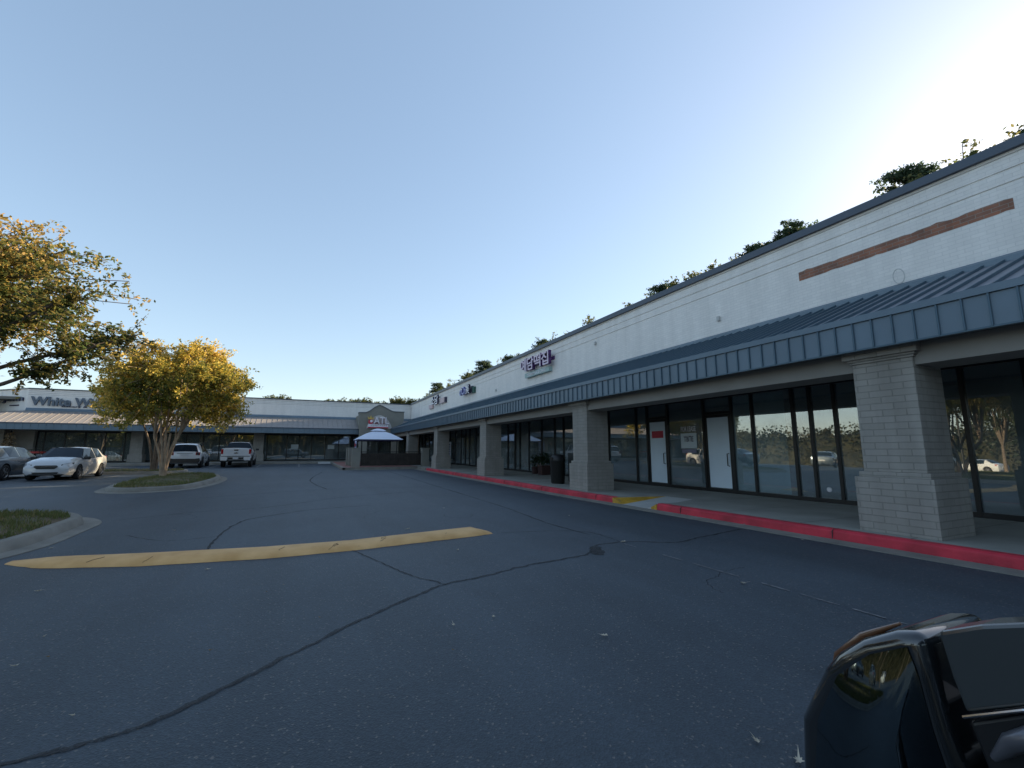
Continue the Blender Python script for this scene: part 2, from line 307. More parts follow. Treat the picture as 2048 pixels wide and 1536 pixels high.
def facet(name, pts, m):
    mb = MB(); n = len(pts); mb.v = list(pts)+[(p[0], p[1], -.05) for p in pts]; c = tuple(sum(p[k] for p in pts)/n for k in range(3))
    mb.f = [tuple(range(n))]+[(i, n+i, n+(i+1) % n, (i+1) % n) for i in range(n)]; mb.m = [0]*len(mb.f); return struct(mb.build(name, m))
facet('kerb_ramp', [(7.5, 8.42, .014), (7.5, 9.30, .014), (8.95, 9.30, .15), (8.95, 8.42, .15)], CONC2)
facet('ramp_flare', [(7.5, 9.30, .014), (7.5, 9.72, .14), (8.95, 9.30, .15)], YEL); facet('ramp_side', [(7.5, 9.72, .14), (8.95, 9.72, .15), (8.95, 9.30, .15)], CONC)
facet('ramp_side', [(7.5, 8.42, .014), (7.5, 8.30, .055), (8.95, 8.42, .15)], CONC2); facet('ramp_flare', [(7.5, 8.30, .055), (7.5, 8.12, .14), (7.8, 8.12, .15), (7.9, 8.33, .08)], YEL); facet('ramp_side', [(7.9, 8.33, .08), (7.8, 8.12, .15), (8.95, 8.12, .15), (8.95, 8.42, .15)], CONC)
# wing side kerb, walk and patio
WK = 43.2; zk = g(WK)
struct(MB().prism([(WK, zk-.1), (WK, zk+.13), (WK+.03, zk+.15), (WK+.16, zk+.15), (WK+.16, zk-.1)], 'x', -34, 1.7).build('kerb', KERB))
struct(MB().prism([(WK-.4, g(WK-.4)-.1), (WK-.4, g(WK-.4)+.012), (WK, zk+.012), (WK, zk-.1)], 'x', -34, 2.7).build('gutter', KERB))
struct(MB().prism([(WK+.16, zk-.1), (WK+.16, zk+.15), (45.6, g(45.6)+.15), (47, g(46)+.15), (47, zk-.1)], 'x', -34, 7.68).build('sidewalk', CONC))
struct(MB().prism([(WK-.75, g(WK-.8)+.015), (WK+.16, zk+.153), (WK+.16, zk), (WK-.75, g(WK-.8)-.02)], 'x', 1.7, 2.7).build('kerb_ramp', CONC2))
pt = MB(); pt.loft_y([(2.85, -.05), (2.85, .145), (7.66, .145), (7.66, -.05)], yr(31.15, 43.3), g); struct(pt.build('patio', PAVER))
pk = MB(); pk.loft_y([(2.7, -.05), (2.7, .15), (2.85, .155), (2.85, -.05)], yr(31, 43.2), g); pk.box(2.7, 7.66, 31.0, 31.148, g(31)-.05, g(31)+.157)
struct(pk.build('patio_kerb', KERB)); struct(MB().box(2.4, 7.5, 30.68, 31.0, g(30.7)-.05, g(31)+.014).build('gutter', KERB))
# islands
def island(name, pts, gw=.28):
    P = [Vector(p) for p in pts]; n = len(P)
    Q = []
    for i in range(n):                        # Catmull smooth
        a, b, c, d = P[i-1], P[i], P[(i+1) % n], P[(i+2) % n]
        for t in (0, .25, .5, .75):
            Q.append(.5*((2*b)+(c-a)*t+(2*a-5*b+4*c-d)*t*t+(-a+3*b-3*c+d)*t**3))
    n = len(Q)
    nr = []
    for i in range(n):
        t = (Q[(i+1) % n]-Q[i-1]).normalized(); nr.append(Vector((t.y, -t.x)))
    area = sum(Q[i].x*Q[(i+1) % n].y-Q[(i+1) % n].x*Q[i].y for i in range(n))
    if area < 0: nr = [-v for v in nr]
    def ring(off, z): return [((Q[i]+nr[i]*off).x, (Q[i]+nr[i]*off).y, z+g((Q[i]+nr[i]*off).y)) for i in range(n)]
    k = MB(); rings = [ring(gw, -.02), ring(gw, .010), ring(.03, .018), ring(.0, .12), ring(-.035, .15), ring(-.16, .15), ring(-.17, .05)]
    for r in rings: k.v += r
    for a in range(len(rings)-1):
        for i in range(n): k.f.append((a*n+i, a*n+(i+1) % n, (a+1)*n+(i+1) % n, (a+1)*n+i)); k.m.append(0)
    struct(k.build('kerb', KERB, smooth=35))
    top = ring(-.165, .135); cx = sum(p[0] for p in top)/n; cy = sum(p[1] for p in top)/n
    s = MB(); s.v = top+[((p[0]+cx)/2, (p[1]+cy)/2, .19+g((p[1]+cy)/2)) for p in top]+[(cx, cy, .20+g(cy))]
    for i in range(n): s.f += [(i, (i+1) % n, n+(i+1) % n, n+i), (n+i, n+(i+1) % n, 2*n)]; s.m += [0, 0]
    struct(s.build('lawn', SOIL, smooth=60))
    return [(p[0], p[1]) for p in top], (cx, cy)
def grass(poly, c, dens, h, ymax=1e9):
    pl = np.array(poly); mn = pl.min(0); mx = pl.max(0); n = int(dens*(mx[0]-mn[0])*(mx[1]-mn[1]))
    p = rng.uniform(mn, mx, (n, 2)); ins = np.zeros(n, bool); j = len(pl)-1
    for i in range(len(pl)):
        cnd = ((pl[i, 1] > p[:, 1]) != (pl[j, 1] > p[:, 1])) & (p[:, 0] < (pl[j, 0]-pl[i, 0])*(p[:, 1]-pl[i, 1])/(pl[j, 1]-pl[i, 1]+1e-12)+pl[i, 0]); ins ^= cnd; j = i
    p = p[ins]; m = MB()
    pat = np.sin(p[:, 0]*2.1+1)+np.sin(p[:, 1]*1.7)+np.sin((p[:, 0]+p[:, 1])*4.3)+rng.normal(0, .8, len(p)); p = p[pat > -1.1]
    for x, y in p:
        a = rng.uniform(0, 6.28); hh = h*rng.uniform(.5, 1.3); w = .006+h*.06; lx, ly = rng.normal(0, hh*.5, 2); z = .15+g(y)
        m.v += [(x-w*math.cos(a), y-w*math.sin(a), z), (x+w*math.cos(a), y+w*math.sin(a), z), (x+lx, y+ly, z+hh+.03)]; k = len(m.v); m.f.append((k-3, k-2, k-1)); m.m.append(0)
    o = m.build('grass', GRASS, fix=False); setp(o, kind='stuff'); return o
I1 = island('island', [(-3.5, 8.3), (-3.45, 10.4), (-3.6, 11.4), (-4.2, 12.2), (-5.5, 12.75), (-9, 12.9), (-13, 12.9), (-13, 6.6), (-8, 6.6), (-4.6, 6.8)])
I2 = island('island', [(-5.55, 19.2), (-4.9, 18.25), (-4.1, 18.3), (-3.35, 19.1), (-3.02, 21.5), (-3.08, 24.5), (-3.7, 26.8), (-4.6, 27.4), (-5.6, 26.4), (-5.9, 23)])
I3 = island('island', [(-11.5, 31.0), (-9, 30.3), (-6.4, 30.2), (-5.6, 31.2), (-6.2, 32.8), (-9, 33.2), (-11.6, 32.6)])
for I, d, h in ((I1, 900, .05), (I2, 420, .06), (I3, 250, .07)):
    o = grass(I[0], I[1], d, h); o['label'] = 'short green and brown grass on kerbed island'; o['category'] = 'grass'
# painted lines, tar-filled cracks
def ribbon(name, pts, w, m, z=.004, jit=0, sub=6, seed=1):
    r = random.Random(seed); P = [Vector(p) for p in pts]; Q = []
    for i in range(len(P)-1):
        a, b, c, d = P[max(0, i-1)], P[i], P[i+1], P[min(len(P)-1, i+2)]
        for k in range(sub):
            t = k/sub; Q.append(.5*((2*b)+(c-a)*t+(2*a-5*b+4*c-d)*t*t+(-a+3*b-3*c+d)*t**3)+Vector((r.gauss(0, jit), r.gauss(0, jit)))*min(1, (b-c).length/sub*22))
    Q.append(P[-1]); mb = MB(); n = len(Q)
    for i in range(n):
        t = (Q[min(n-1, i+1)]-Q[max(0, i-1)]).normalized(); nn = Vector((-t.y, t.x)); ww = w*r.uniform(.55, 1.35) if jit else w
        if jit and (i in (0, n-1)): ww *= .3
        for s in (-1, 1): q = Q[i]+nn*s*ww/2; mb.v.append((q.x, q.y, gx(q.x, q.y)+z))
    for i in range(n-1): mb.f.append((2*i, 2*i+1, 2*i+3, 2*i+2)); mb.m.append(0)
    return struct(mb.build(name, m, fix=False))
CK = [([(-3.0, 3.1), (-2, 3.0), (-1.08, 2.91), (-.75, 2.95), (-.58, 3.01), (-.33, 3.21), (-.04, 3.47), (.46, 3.93), (.92, 4.29), (1.45, 4.65), (1.86, 4.74), (2.6, 4.98), (3.49, 5.13), (3.94, 5.54), (4.58, 5.55), (5.16, 5.23), (5.81, 5.35), (7.1, 5.6)], .038),
      ([(.75, 6.75), (.8, 6.6), (1, 5.87), (1.2, 5.16), (1.45, 4.67)], .022), ([(-1.03, 7.5), (-1.04, 8.83), (-.9, 10.17), (-.6, 10.75), (.4, 11.6), (1.8, 11.9)], .04),
      ([(3.03, 7.05), (3.97, 6.86), (4.5, 6.46), (4.44, 5.61)], .018), ([(4.72, 13.33), (4.59, 10.09), (4.34, 7.69), (4.37, 6.27)], .03),
      ([(-3.1, 11.5), (-1.8, 12.3), (-.6, 12.5), (1.4, 14.2), (3.6, 15)], .03), ([(4.72, 13.3), (4.9, 20), (5.1, 28)], .05), ([(-2.5, 15.5), (1, 17), (5, 16.6), (7.1, 17.4)], .035), ([(1, 17), (.6, 22), (1.4, 29)], .05), ([(-2.4, 9.4), (-1.7, 8.6), (-1.04, 8.7)], .02)]
for i, (p, w) in enumerate(CK): ribbon('crack_seal', p, w, SEAL, .0045, jit=.0075, sub=10, seed=i)
rh = random.Random(12)
for i in range(5):
    x, y = rh.uniform(-2.5, 6.5), rh.uniform(2.6, 15); a = rh.uniform(0, 6.28); pts = [(x, y)]
    for k in range(6): a += rh.gauss(0, .5); x += .22*math.cos(a); y += .22*math.sin(a); pts.append((min(x, 7.0), y))
    if not (6.2 < pts[0][1] < 8.4): ribbon('hairline_crack', pts, .009, SEAL, .0043, jit=.008, sub=6, seed=50+i)
ribbon('tar_patch', [(3.62, 5.05), (3.74, 5.2), (3.9, 5.5)], .15, SEAL, .0065, jit=.01, seed=3)
for i, (a, b) in enumerate(((5.55, 5.2), (4.7, 4.35), (4.2, 3.55), (3.3, 3.0), (2.9, 2.55), (2.45, 2.2), (2.12, 1.6))):
    ribbon('worn_line', [(4.4, a), (4.4, (a+b)/2), (4.4, b)], .016+.008*(i % 2), LINE, .0075, jit=.003, seed=20+i)
for x in (-13.4, -10.7, -8.0): ribbon('parking_line', [(x, 24.8), (x, 27), (x, 29.8)], .1, LINE, .0075)
ribbon('parking_line', [(-14, 21.0), (-10, 21.4), (-8.1, 22.2)], .1, LINE, .0085); ribbon('parking_line', [(-10.5, 18.2), (-7.3, 18.0)], .1, LINE, .009)
for x in (-12.2, -8.2, -5.45, -2.6, .2): ribbon('parking_line', [(x, 37.8), (x, 40), (x, 42.7)], .1, LINE, .0075)
# speed bump
sb = MB(); C = [(-3.08, 7.78), (-2.6, 7.5), (-1.6, 7.17), (-.3, 6.96), (.8, 6.98), (1.8, 7.12), (2.75, 7.28), (2.98, 7.2)]; wd = [.10, .25, .28, .28, .28, .28, .31, .16]; hh = [.012, .065, .08, .08, .07, .08, .075, .012]
Cs = []
for i in range(len(C)-1):
    for k in range(5):
        t = k/5; Cs.append((C[i][0]*(1-t)+C[i+1][0]*t, C[i][1]*(1-t)+C[i+1][1]*t, wd[i]*(1-t)+wd[i+1]*t, hh[i]*(1-t)+hh[i+1]*t))
Cs.append((*C[-1], wd[-1], hh[-1])); rb = random.Random(4); prof = [(-1, 0), (-.93, .35), (-.6, .85), (0, 1), (.6, .85), (.93, .35), (1, 0)]
for x, y, w, h in Cs:
    j = rb.gauss(0, .008)
    for u, v in prof: sb.v.append((x+rb.gauss(0, .006), y+u*(w+j), .002+v*h))
for i in range(len(Cs)-1):
    for k in range(6): sb.f.append((i*7+k, i*7+k+1, (i+1)*7+k+1, (i+1)*7+k)); sb.m.append(0)
bmp = sb.build('speed_bump', BUMPY, smooth=60); setp(bmp, 'long low ochre painted speed bump across the asphalt lane', 'speed bump')
ckm = MB(); rc = random.Random(9)
for i in range(8):
    x = rc.uniform(-2.7, 2.8); yc = np.interp(x, [c[0] for c in C], [c[1] for c in C]); u0 = rc.uniform(-.95, -.2); p = []
    horiz = False
    for k in range(5):
        uu = u0+(0.02 if horiz else .13)*k+rc.gauss(0, .03); xx = x+(.1 if horiz else .02)*k+rc.gauss(0, .015); 
        if xx > 2.7: break
        yc = np.interp(xx, [c[0] for c in C], [c[1] for c in C]); zz = .002+np.interp(uu, [q[0] for q in prof], [q[1] for q in prof])*np.interp(xx, [c[0] for c in C], hh)
        p.append((xx, yc+uu*.28, zz+.003))
    if len(p) > 2: ckm.tube(p, .0024, 4)
ckm.build('surface_crack', SEAL2, bmp)
# ------------------------------------------------------------------ main building
B = thing('shop_building', 'long white brick strip mall building with blue metal canopy along red kerb', 'building', (11.3, 10, 0))
YE = 46.0                                     # far end (inner corner)
def ztop(y): return 6.40-(.008*max(0, y-12))-(.02 if y > 30 else 0)*0
wl = MB()
prof = [(10.3, 4.2), (10.3, 5.70), (10.325, 5.704), (10.325, 5.722), (10.3, 5.726), (10.3, 5.93), (10.325, 5.934), (10.325, 5.952), (10.3, 5.956), (10.3, 6.165), (10.325, 6.169), (10.325, 6.187), (10.3, 6.191), (10.3, 6.34), (10.75, 6.34), (10.75, 4.2)]
ysw = yr(Y0, YE-.2, 6); n = len(prof)
for y in ysw:
    d = ztop(y)-6.4
    wl.v += [(x, y, z+(d if z > 5 else 0)) for x, z in prof]
for k in range(len(ysw)-1):
    for i in range(n): wl.f.append((k*n+i, k*n+(i+1) % n, (k+1)*n+(i+1) % n, (k+1)*n+i)); wl.m.append(0)
wl.f += [tuple(range(n)), tuple((len(ysw)-1)*n+i for i in range(n-1, -1, -1))]; wl.m += [0, 0]
wl.build('upper_wall', WHITE_BRICK, B)
cp = MB()
for x0, x1, dz0, dz1 in ((10.22, 10.80, -.13, .0),):
    vs = []
    for y in ysw: d = ztop(y); vs += [(x0, y, d+dz0-.03), (x0, y, d+dz1), (x1, y, d+dz1+.01), (x1, y, d+dz0-.03)]
    cp.v += vs
    for k in range(len(ysw)-1):
        for i in range(4): cp.f.append((k*4+i, k*4+(i+1) % 4, (k+1)*4+(i+1) % 4, (k+1)*4+i)); cp.m.append(0)
    cp.f.append((0, 1, 2, 3)); cp.m.append(0)
cp.build('parapet_cap', CAP, B)
MB().box(10.76, 34-8, Y0+.1, YE+12, 5.2, 5.5).build('flat_roof', SOFF, B)
MB().box(25.9, 26.2, Y0, YE+12, 0, 6.1).build('rear_wall', WHITE_BRICK, B); MB().box(10.9, 25.9, Y0, Y0+.2, 0, 6.1).build('end_wall', WHITE_BRICK, B)
MB().box(10.3, 10.9, Y0, Y0+.3, 0, 4.19).build('end_wall', GREY_BRICK, B)
MB().box(2.15, 2.16, 0, 0, 0, 0) if False else None
MB().box(10.2, 10.297, 2.89, 6.45, 5.36, 5.545).build('dummy', BARE_BRICK, B) if False else None
# bare brick patch (sheet with ragged ends)
pb = MB(); rr = random.Random(5); top = []; bot = []
for i in range(37):
    y = 2.64+(6.14-2.64)*i/36; e = .012 if 0 < i < 36 else .0
    top.append((10.297, y, 5.452+rr.choice([0, 0, 0, .02, -.02])*1)); bot.append((10.297, y, 5.243+rr.choice([0, 0, 0, 0, .012])))
pb.v = top+bot
for i in range(36): pb.f.append((i, i+1, 37+i+1, 37+i)); pb.m.append(0)
pb.build('bare_brick_band', BARE_BRICK, B, fix=False)
# canopy
cv = MB(); YC = 43.35
YB = YE-.2
cv.add([(7.72, Y0, 3.36), (7.72, YC, 3.36), (10.3, YB, 4.42), (10.3, Y0, 4.42), (7.72, Y0, 3.33), (7.72, YC, 3.33), (10.3, YB, 4.3), (10.3, Y0, 4.3)], [(0, 1, 2, 3), (4, 7, 6, 5), (0, 4, 5, 1), (0, 3, 7, 4)])
cv.build('canopy_roof', MROOF, B)
rb_ = MB(); fs_ = MB(); k = 0; y = 2.06-.256*109
while y < YC-.1:
    if y > Y0:
        a = .012
        rb_.add([(7.74, y-a, 3.37), (7.74, y+a, 3.37), (10.28, y+a, 4.415), (10.28, y-a, 4.415), (7.74, y-a, 3.415), (7.74, y+a, 3.415), (10.28, y+a, 4.46), (10.28, y-a, 4.46)],
                [(4, 5, 6, 7), (0, 4, 7, 3), (1, 2, 6, 5), (0, 1, 5, 4), (3, 7, 6, 2)])
        fs_.box(7.665, 7.69, y-.011, y+.011, 2.885, 3.30)
    y += .256
rb_.build('roof_seam', MRIB, B, fix=False); fs_.build('fascia_seam', MRIB, B, fix=False)
MB().prism([(10.2, 4.38), (10.2, 4.47), (10.285, 4.53), (10.298, 4.53), (10.298, 4.38)], 'y', Y0, YB).build('wall_flashing', FASC, B)
MB().box(7.69, 7.74, Y0, YC, 2.88, 3.33).build('fascia', FASC, B)
MB().box(7.655, 7.735, Y0, YC, 3.302, 3.40).build('fascia_trim', MRIB if False else FASC, B)
MB().box(7.675, 7.76, Y0, YC, 2.862, 2.886).build('drip_edge', MRIB, B)
MB().box(8.02, 8.72, Y0, 45.5, 2.585, 2.93).build('beam', BEAM, B)
MB().box(8.72, 11.28, Y0, 46.8, 2.97, 3.02).build('soffit', SOFF, B)
MB().box(7.745, 8.02, Y0, YC, 2.90, 2.93).build('soffit', SOFF, B)
# columns
def column(y0, x0=7.88, s=1):
    z = g(y0)+.149; m = MB(); c = (x0+.49, y0+.49)
    def sq(h, z0, z1): m.box(c[0]-h, c[0]+h, c[1]-h, c[1]+h, z0, z1)
    sq(.49, z, .88+z*.5); sq(.445, .88+z*.5, .96+z*.5); sq(.395, .96+z*.5, 2.70); sq(.42, 2.70, 2.735); sq(.445, 2.735, 2.77); sq(.49, 2.77, 2.90)
    return bevel(m.build('brick_column', GREY_BRICK, B), .008)
for yc in (-21.4, -13.2, -5.0, 3.18, 11.38, 19.6, 27.8, 36.0): column(yc)
# storefront
fl = MB().box(11.3, 25.8, Y0, YE+1, .0, .16).build('shop_floor', INFLOOR, B)
MB().box(17.0, 17.1, Y0, YE+1, .16, 5.2).build('inner_wall', DARKIN, B); MB().box(11.45, 17, Y0, YE, 3.2, 3.25).build('inner_ceiling', DARKIN, B)
MB().box(11.3, 11.42, Y0, YE, 3.03, 5.2).build('header', SOFF, B)
for yy in (-11, 0.9, 19.2, 30.5): MB().box(11.5, 17, yy, yy+.12, .16, 3.2).build('partition', DARKIN, B)
muls = [-25.9, -24.4, -22.8, -21.3, -19.6, -18, -16.6, -15, -13.4, -12, -10.4, -8.8, -7.2, -5.6, -4, -2.4, -.9, .8, 2.2, 3.1, 3.94, 5.1, 6.2, 6.76, 7.17+.02, 8.33, 8.98, 9.97, 10.02, 11.48, 12.46, 13.05, 14.68, 16.1, 17.1, 18.1, 18.9, 20.2, 21.6, 22.7, 23.3, 24.3, 25.6, 26.8, 28.2, 29.6, 30.9, 31.8, 32.8, 34.2, 35.6, 37, 38.4, 39.6, 40.6, 42, 43.4, 44.8, 46]
doors = {(8.98, 9.97), (11.48, 12.46), (23.3, 24.3), (31.8, 32.8), (39.6, 40.6), (-.9, .8)}
fr = MB()
for y in muls:
    if y in (10.02, ): continue
    fr.box(11.22, 11.34, y-.035, y+.035, g(y)+.15, 2.97)
fr.loft_y([(11.225, .151), (11.225, .25), (11.335, .25), (11.335, .151)], yr(Y0+.1, YE), g); fr.box(11.225, 11.335, Y0+.1, YE, 2.9, 2.969)
fr.build('window_frame', FRAME, B)
for a, b in zip(muls[:-1], muls[1:]):
    if b-a < .1: continue
    if (a, b) in doors:
        z0 = g(a)+.16; d = MB(); w = .075
        d.box(11.24, 11.29, a+.04, a+.04+w, z0, 2.42); d.box(11.24, 11.29, b-.04-w, b-.04, z0, 2.42); d.box(11.24, 11.29, a+.04+w, b-.04-w, z0, z0+.1); d.box(11.24, 11.29, a+.04+w, b-.04-w, 2.33, 2.42)
        dr = d.build('door', FRAME, B)
        MB().box(11.262, 11.268, a+.04+w, b-.04-w, z0+.1, 2.33).build('pane', GLASS, dr)
        MB().tube([(11.24, a+.16, z0+.75), (11.17, a+.16, z0+.76), (11.17, a+.16, z0+1.1), (11.24, a+.16, z0+1.11)], .014, 8).build('handle', IRON, dr)
        MB().box(11.24, 11.33, a+.035, b-.035, 2.43, 2.5).build('transom_bar', FRAME, B)
        MB().box(11.27, 11.276, a+.035, b-.035, 2.5, 2.9).build('transom_pane', GLASS, B)
    else:
        MB().box(11.27, 11.276, a+.035, b-.035, g(a)+.25, 2.9).build('window_pane', GLASS, B)
def sheet(name, y0, y1, z0, z1, m, label, cat, x=11.285, group=None):
    o = MB().box(x, x+.004, y0, y1, z0, z1).build(name, m); return setp(o, label, cat, group)
sheet('window_paper', 9.09, 9.86, .28, 2.33, PAPER, 'plain white paper filling the glass of the door between two film panels', 'paper', 11.254)
sheet('window_paper', 11.60, 12.34, .28, 2.33, PAPER, 'white paper in the door that carries a red notice', 'paper', 11.254)
TINTP = mat('pale_blue_film', (.60, .78, .84), .7, var=.05)
sheet('window_film', 8.37, 8.94, .26, 2.88, TINTP, 'narrow pale blue film panel right beside the plain white door', 'window film')
sheet('window_film', 7.42, 8.29, .26, 2.88, TINTP, 'wide pale blue film panel second from the plain white door', 'window film')
sheet('window_film', 12.50, 13.01, .26, 2.5, TINTP, 'narrow pale blue film left of the door with red notice', 'window film')
for i, (a, b, z0, z1, lb) in enumerate(((16.15, 17.05, .9, 2.88, 'pale film left of the small poster behind the planter'), (18.15, 18.86, .8, 2.7, 'pale film with white lettering above the planter'), (20.9, 21.55, 1.0, 2.6, 'pale film beside the third brick column'))):
    sheet('window_film', a, b, z0+.1, z1, TINTP, lb, 'window film')
rn = sheet('red_notice', 11.70, 12.24, 1.78, 2.02, SIGNRED, 'small red notice taped to the white papered door', 'notice', 11.246)
letters('lettering', 'CLOSED', -12.16, -11.78, 1.85, 1.95, lambda u, v, w: (11.2545-w, -u, v), rn, .001, 0, mat('dull_red_text', (.30, .05, .06), .6), 0) if False else None
# for lease sign
def lease(y0, y1, z0, z1, label, X=None):
    t = thing('lease_sign', label, 'sign', (11.25, (y0+y1)/2, z0), group='for lease signs in shop windows'); hgt = z1-z0
    M = lambda u, v, w: (11.25-w, -u, v)
    MB().box(11.248, 11.252, y0, y1, z0+hgt*.17, z0+hgt*.74).build('panel', mat('lease_panel', (.62, .70, .74), .5), t)
    letters('heading', 'FOR LEASE', -y1+.02, -y0-.02, z0+hgt*.80, z1, M, t, .004, .015, SIGNW, 0)
    letters('logo_text', 'TBПE', -y1+(y1-y0)*.2, -y0-(y1-y0)*.2, z0+hgt*.42, z0+hgt*.63, lambda u, v, w: (11.2475-w, -u, v), t, .002, .02, SIGNDK, 0)
    letters('footer', '770 000 0000', -y1+.04, -y0-.04, z0, z0+hgt*.13, M, t, .003, 0, mat('dull_violet', (.25, .24, .33), .5), 0) if False else MB().box(11.248, 11.252, y0+.03, y1-.03, z0, z0+hgt*.13).build('footer', mat('dull_violet', (.25, .24, .33), .5), t)
    return t
lease(10.28, 10.92, 1.28, 2.12, 'FOR LEASE sign on dark glass between the two papered doors')
m1 = MB().lathe([(0, 0), (.055, 0), (.055, -.01), (0, -.01)], (11.262, 6.5, .45), 'x', 16).build('window_sticker', SIGNW); setp(m1, 'small round white sticker low on the dark window', 'sticker')
# small things on the upper wall
for y, z, lb in ((8.37, 4.95, 'small white junction box on wall nearest the bare brick band'), (14.07, 5.5, 'small junction box on wall right of rice cake sign'), (23.86, 4.85, 'tiny junction box between the two far shop signs')):
    t = MB().box(10.22, 10.29, y-.04, y+.04, z-.07, z+.06).build('junction_box', mat('box_grey', (.5, .5, .48), .6)); setp(bevel(t, .008), lb, 'junction box', 'junction boxes on the upper wall')
lp = [(10.22-.02*math.sin(a), 4.24+.09*math.cos(a), 4.66+.14*math.sin(a)) for a in [i*2*math.pi/20 for i in range(20)]]
o = MB().tube(lp+lp[:1], .009, 6).build('cable_loop', mat('cable_white', (.55, .55, .53), .5)); setp(o, 'white loop of cable hanging on wall above the canopy', 'cable')
# ------------------------------------------------------------------ wing building
WB = thing('shop_building', 'low white brick wing across the end of the car park with portico', 'building', (-4, 47, .3))
YW = 46.0; XL = -18.6
def wzt(x): return 6.03 if x > -12 else 6.10
w = MB(); w.prism([(YW, 4.1), (YW, 5.98), (YW+.45, 5.98), (YW+.45, 4.1)], 'x', XL, 10.74); 
w.prism([(XL, YW), (XL-3.5, YW+3.2), (XL-3.5, YW+3.7), (XL, YW+.5)], 'z', 4.1, 5.98)
w.build('upper_wall', WHITE_BRICK, WB)
c_ = MB(); c_.box(XL, 10.3, YW-.06, YW+.5, 5.982, 6.06); c_.prism([(XL, YW-.06), (XL-3.6, YW+3.2), (XL-3.6, YW+3.8), (XL, YW+.5)], 'z', 5.982, 6.06); c_.build('parapet_cap', CAP, WB)
gr_ = MB()
for z in (5.55, 5.68, 5.82): gr_.box(XL, 10.29, YW-.004, YW, z, z+.02)
gr_.build('groove_shade_strip', mat('groove_shade', (.4, .39, .37), .9), WB)  # grey strips on the flat wing wall paint the shade of grooves
cvw = MB(); XR = 7.9
e0, e1 = 43.42, YW
cvw.add([(XL-3.4, e0, 3.32), (XR, e0, 3.32), (10.2, e1, 4.36), (XL, e1, 4.36), (XL-3.4, e0, 3.28), (XR, e0, 3.28), (10.2, e1, 4.25), (XL, e1, 4.25)], [(0, 1, 2, 3), (4, 7, 6, 5), (0, 4, 5, 1)])
cvw.add([(XL-3.4, e0, 3.32), (XL, e1, 4.36), (XL-3.4, e1+3, 4.3), (XL-8, e0+3, 3.32)], [(0, 1, 2, 3)])
cvw.build('canopy_roof', mat('wing_roof_metal', (.27, .25, .24), .5, metal=.1, var=.08), WB)
rw = MB(); x = XL-3.2
while x < XR:
    xt = min(max(x, XL+.0), 10)
    if x < XL: tt = (x-(XL-3.4))/3.4; ye = e0+(e1-e0)*tt; zt = 3.33+1.04*tt
    else: ye, zt = e1, 4.37
    rw.add([(x-.015, e0+.02, 3.325), (x+.015, e0+.02, 3.325), (x+.015, ye, zt), (x-.015, ye, zt), (x-.012, e0+.02, 3.345), (x+.012, e0+.02, 3.345), (x+.012, ye, zt+.02), (x-.012, ye, zt+.02)], [(4, 5, 6, 7), (0, 4, 7, 3), (1, 2, 6, 5), (0, 1, 5, 4)])
    x += .41
rw.build('roof_seam', mat('wing_seam', (.24, .22, .21), .5), WB, fix=False)
MB().prism([(e1-.12, 4.30), (e1-.12, 4.40), (e1-.02, 4.55), (e1-.002, 4.55), (e1-.002, 4.30)], 'x', XL, 10.28).build('wall_flashing', FASC, WB)
MB().box(XL-4, XR-.2, e0-.05, e0, 2.84, 3.31).build('fascia', FASC, WB); MB().box(XL-4, XR-.2, e0-.08, e0-.0505, 3.25, 3.33).build('fascia_trim', CAP, WB)
fsw = MB(); x = XL-3.9
while x < XR-.2: fsw.box(x-.008, x+.008, e0-.062, e0-.051, 2.86, 3.248); x += .41
fsw.build('fascia_seam', MRIB, WB, fix=False)
MB().box(XL-4, 8.0, e0, 46.9, 2.86, 2.90).build('soffit', SOFF, WB)
MB().box(XL-4, 10.9, 46.6, 47.4, 2.901, 4.1).build('header', SOFF, WB)
zf = g(46)+.148
for xc in (-2.73-.78, -12.0, -20.1, 3.9 if False else -27):
    m = MB(); m.box(xc, xc+.8, 45.35, 46.15, zf, 2.859); m.box(xc-.08, xc+.88, 45.27, 46.23, zf, 1.05); bevel(m.build('brick_column', GREY_BRICK, WB), .008)
MB().box(-18.95-.4, -18.1, 46.5, 46.95, zf, 2.86).build('wall_pier', mat('pale_pier', (.42, .40, .36), .85, var=.1), WB)
wm = [-28, -26, -24, -22, -20.4, -19.38, -18.06, -17.65, -16.45, -15.25, -14.0, -12.75, -11.7, -10.5, -9.7, -8.6, -7.4, -6.2, -4.9, -3.5, -2.5, -.9, .1, 1.2, 2.4, 3.6, 4.8, 6.1, 7.4, 8.7, 10, 11.3]
fw = MB()
for x in wm: fw.box(x-.035, x+.035, 46.85, 46.97, zf, 2.85)
fw.box(-28, 11.3, 46.86, 46.96, zf, zf+.12); fw.box(-28, 11.3, 46.86, 46.96, 2.75, 2.849); fw.build('window_frame', FRAME, WB)
for a, b in zip(wm[:-1], wm[1:]): MB().box(a+.035, b-.035, 46.905, 46.911, zf+.12, 2.75).build('window_pane', GLASS, WB)
MB().box(-28, 11.3, 52, 52.1, .3, 4).build('inner_wall', DARKIN, WB); MB().box(-28, 11.3, 46.98, 52, .3, .42).build('shop_floor', INFLOOR, WB)
MB().box(-28, 26, 46.5, 60, 5.2, 5.4).build('flat_roof', SOFF, WB); MB().box(-28, 26, 59.9, 60.1, 0, 5.9).build('rear_wall', WHITE_BRICK, WB); MB().box(XL-9.3, XL-9, 47, 60, 0, 5.9).build('end_wall', WHITE_BRICK, WB)
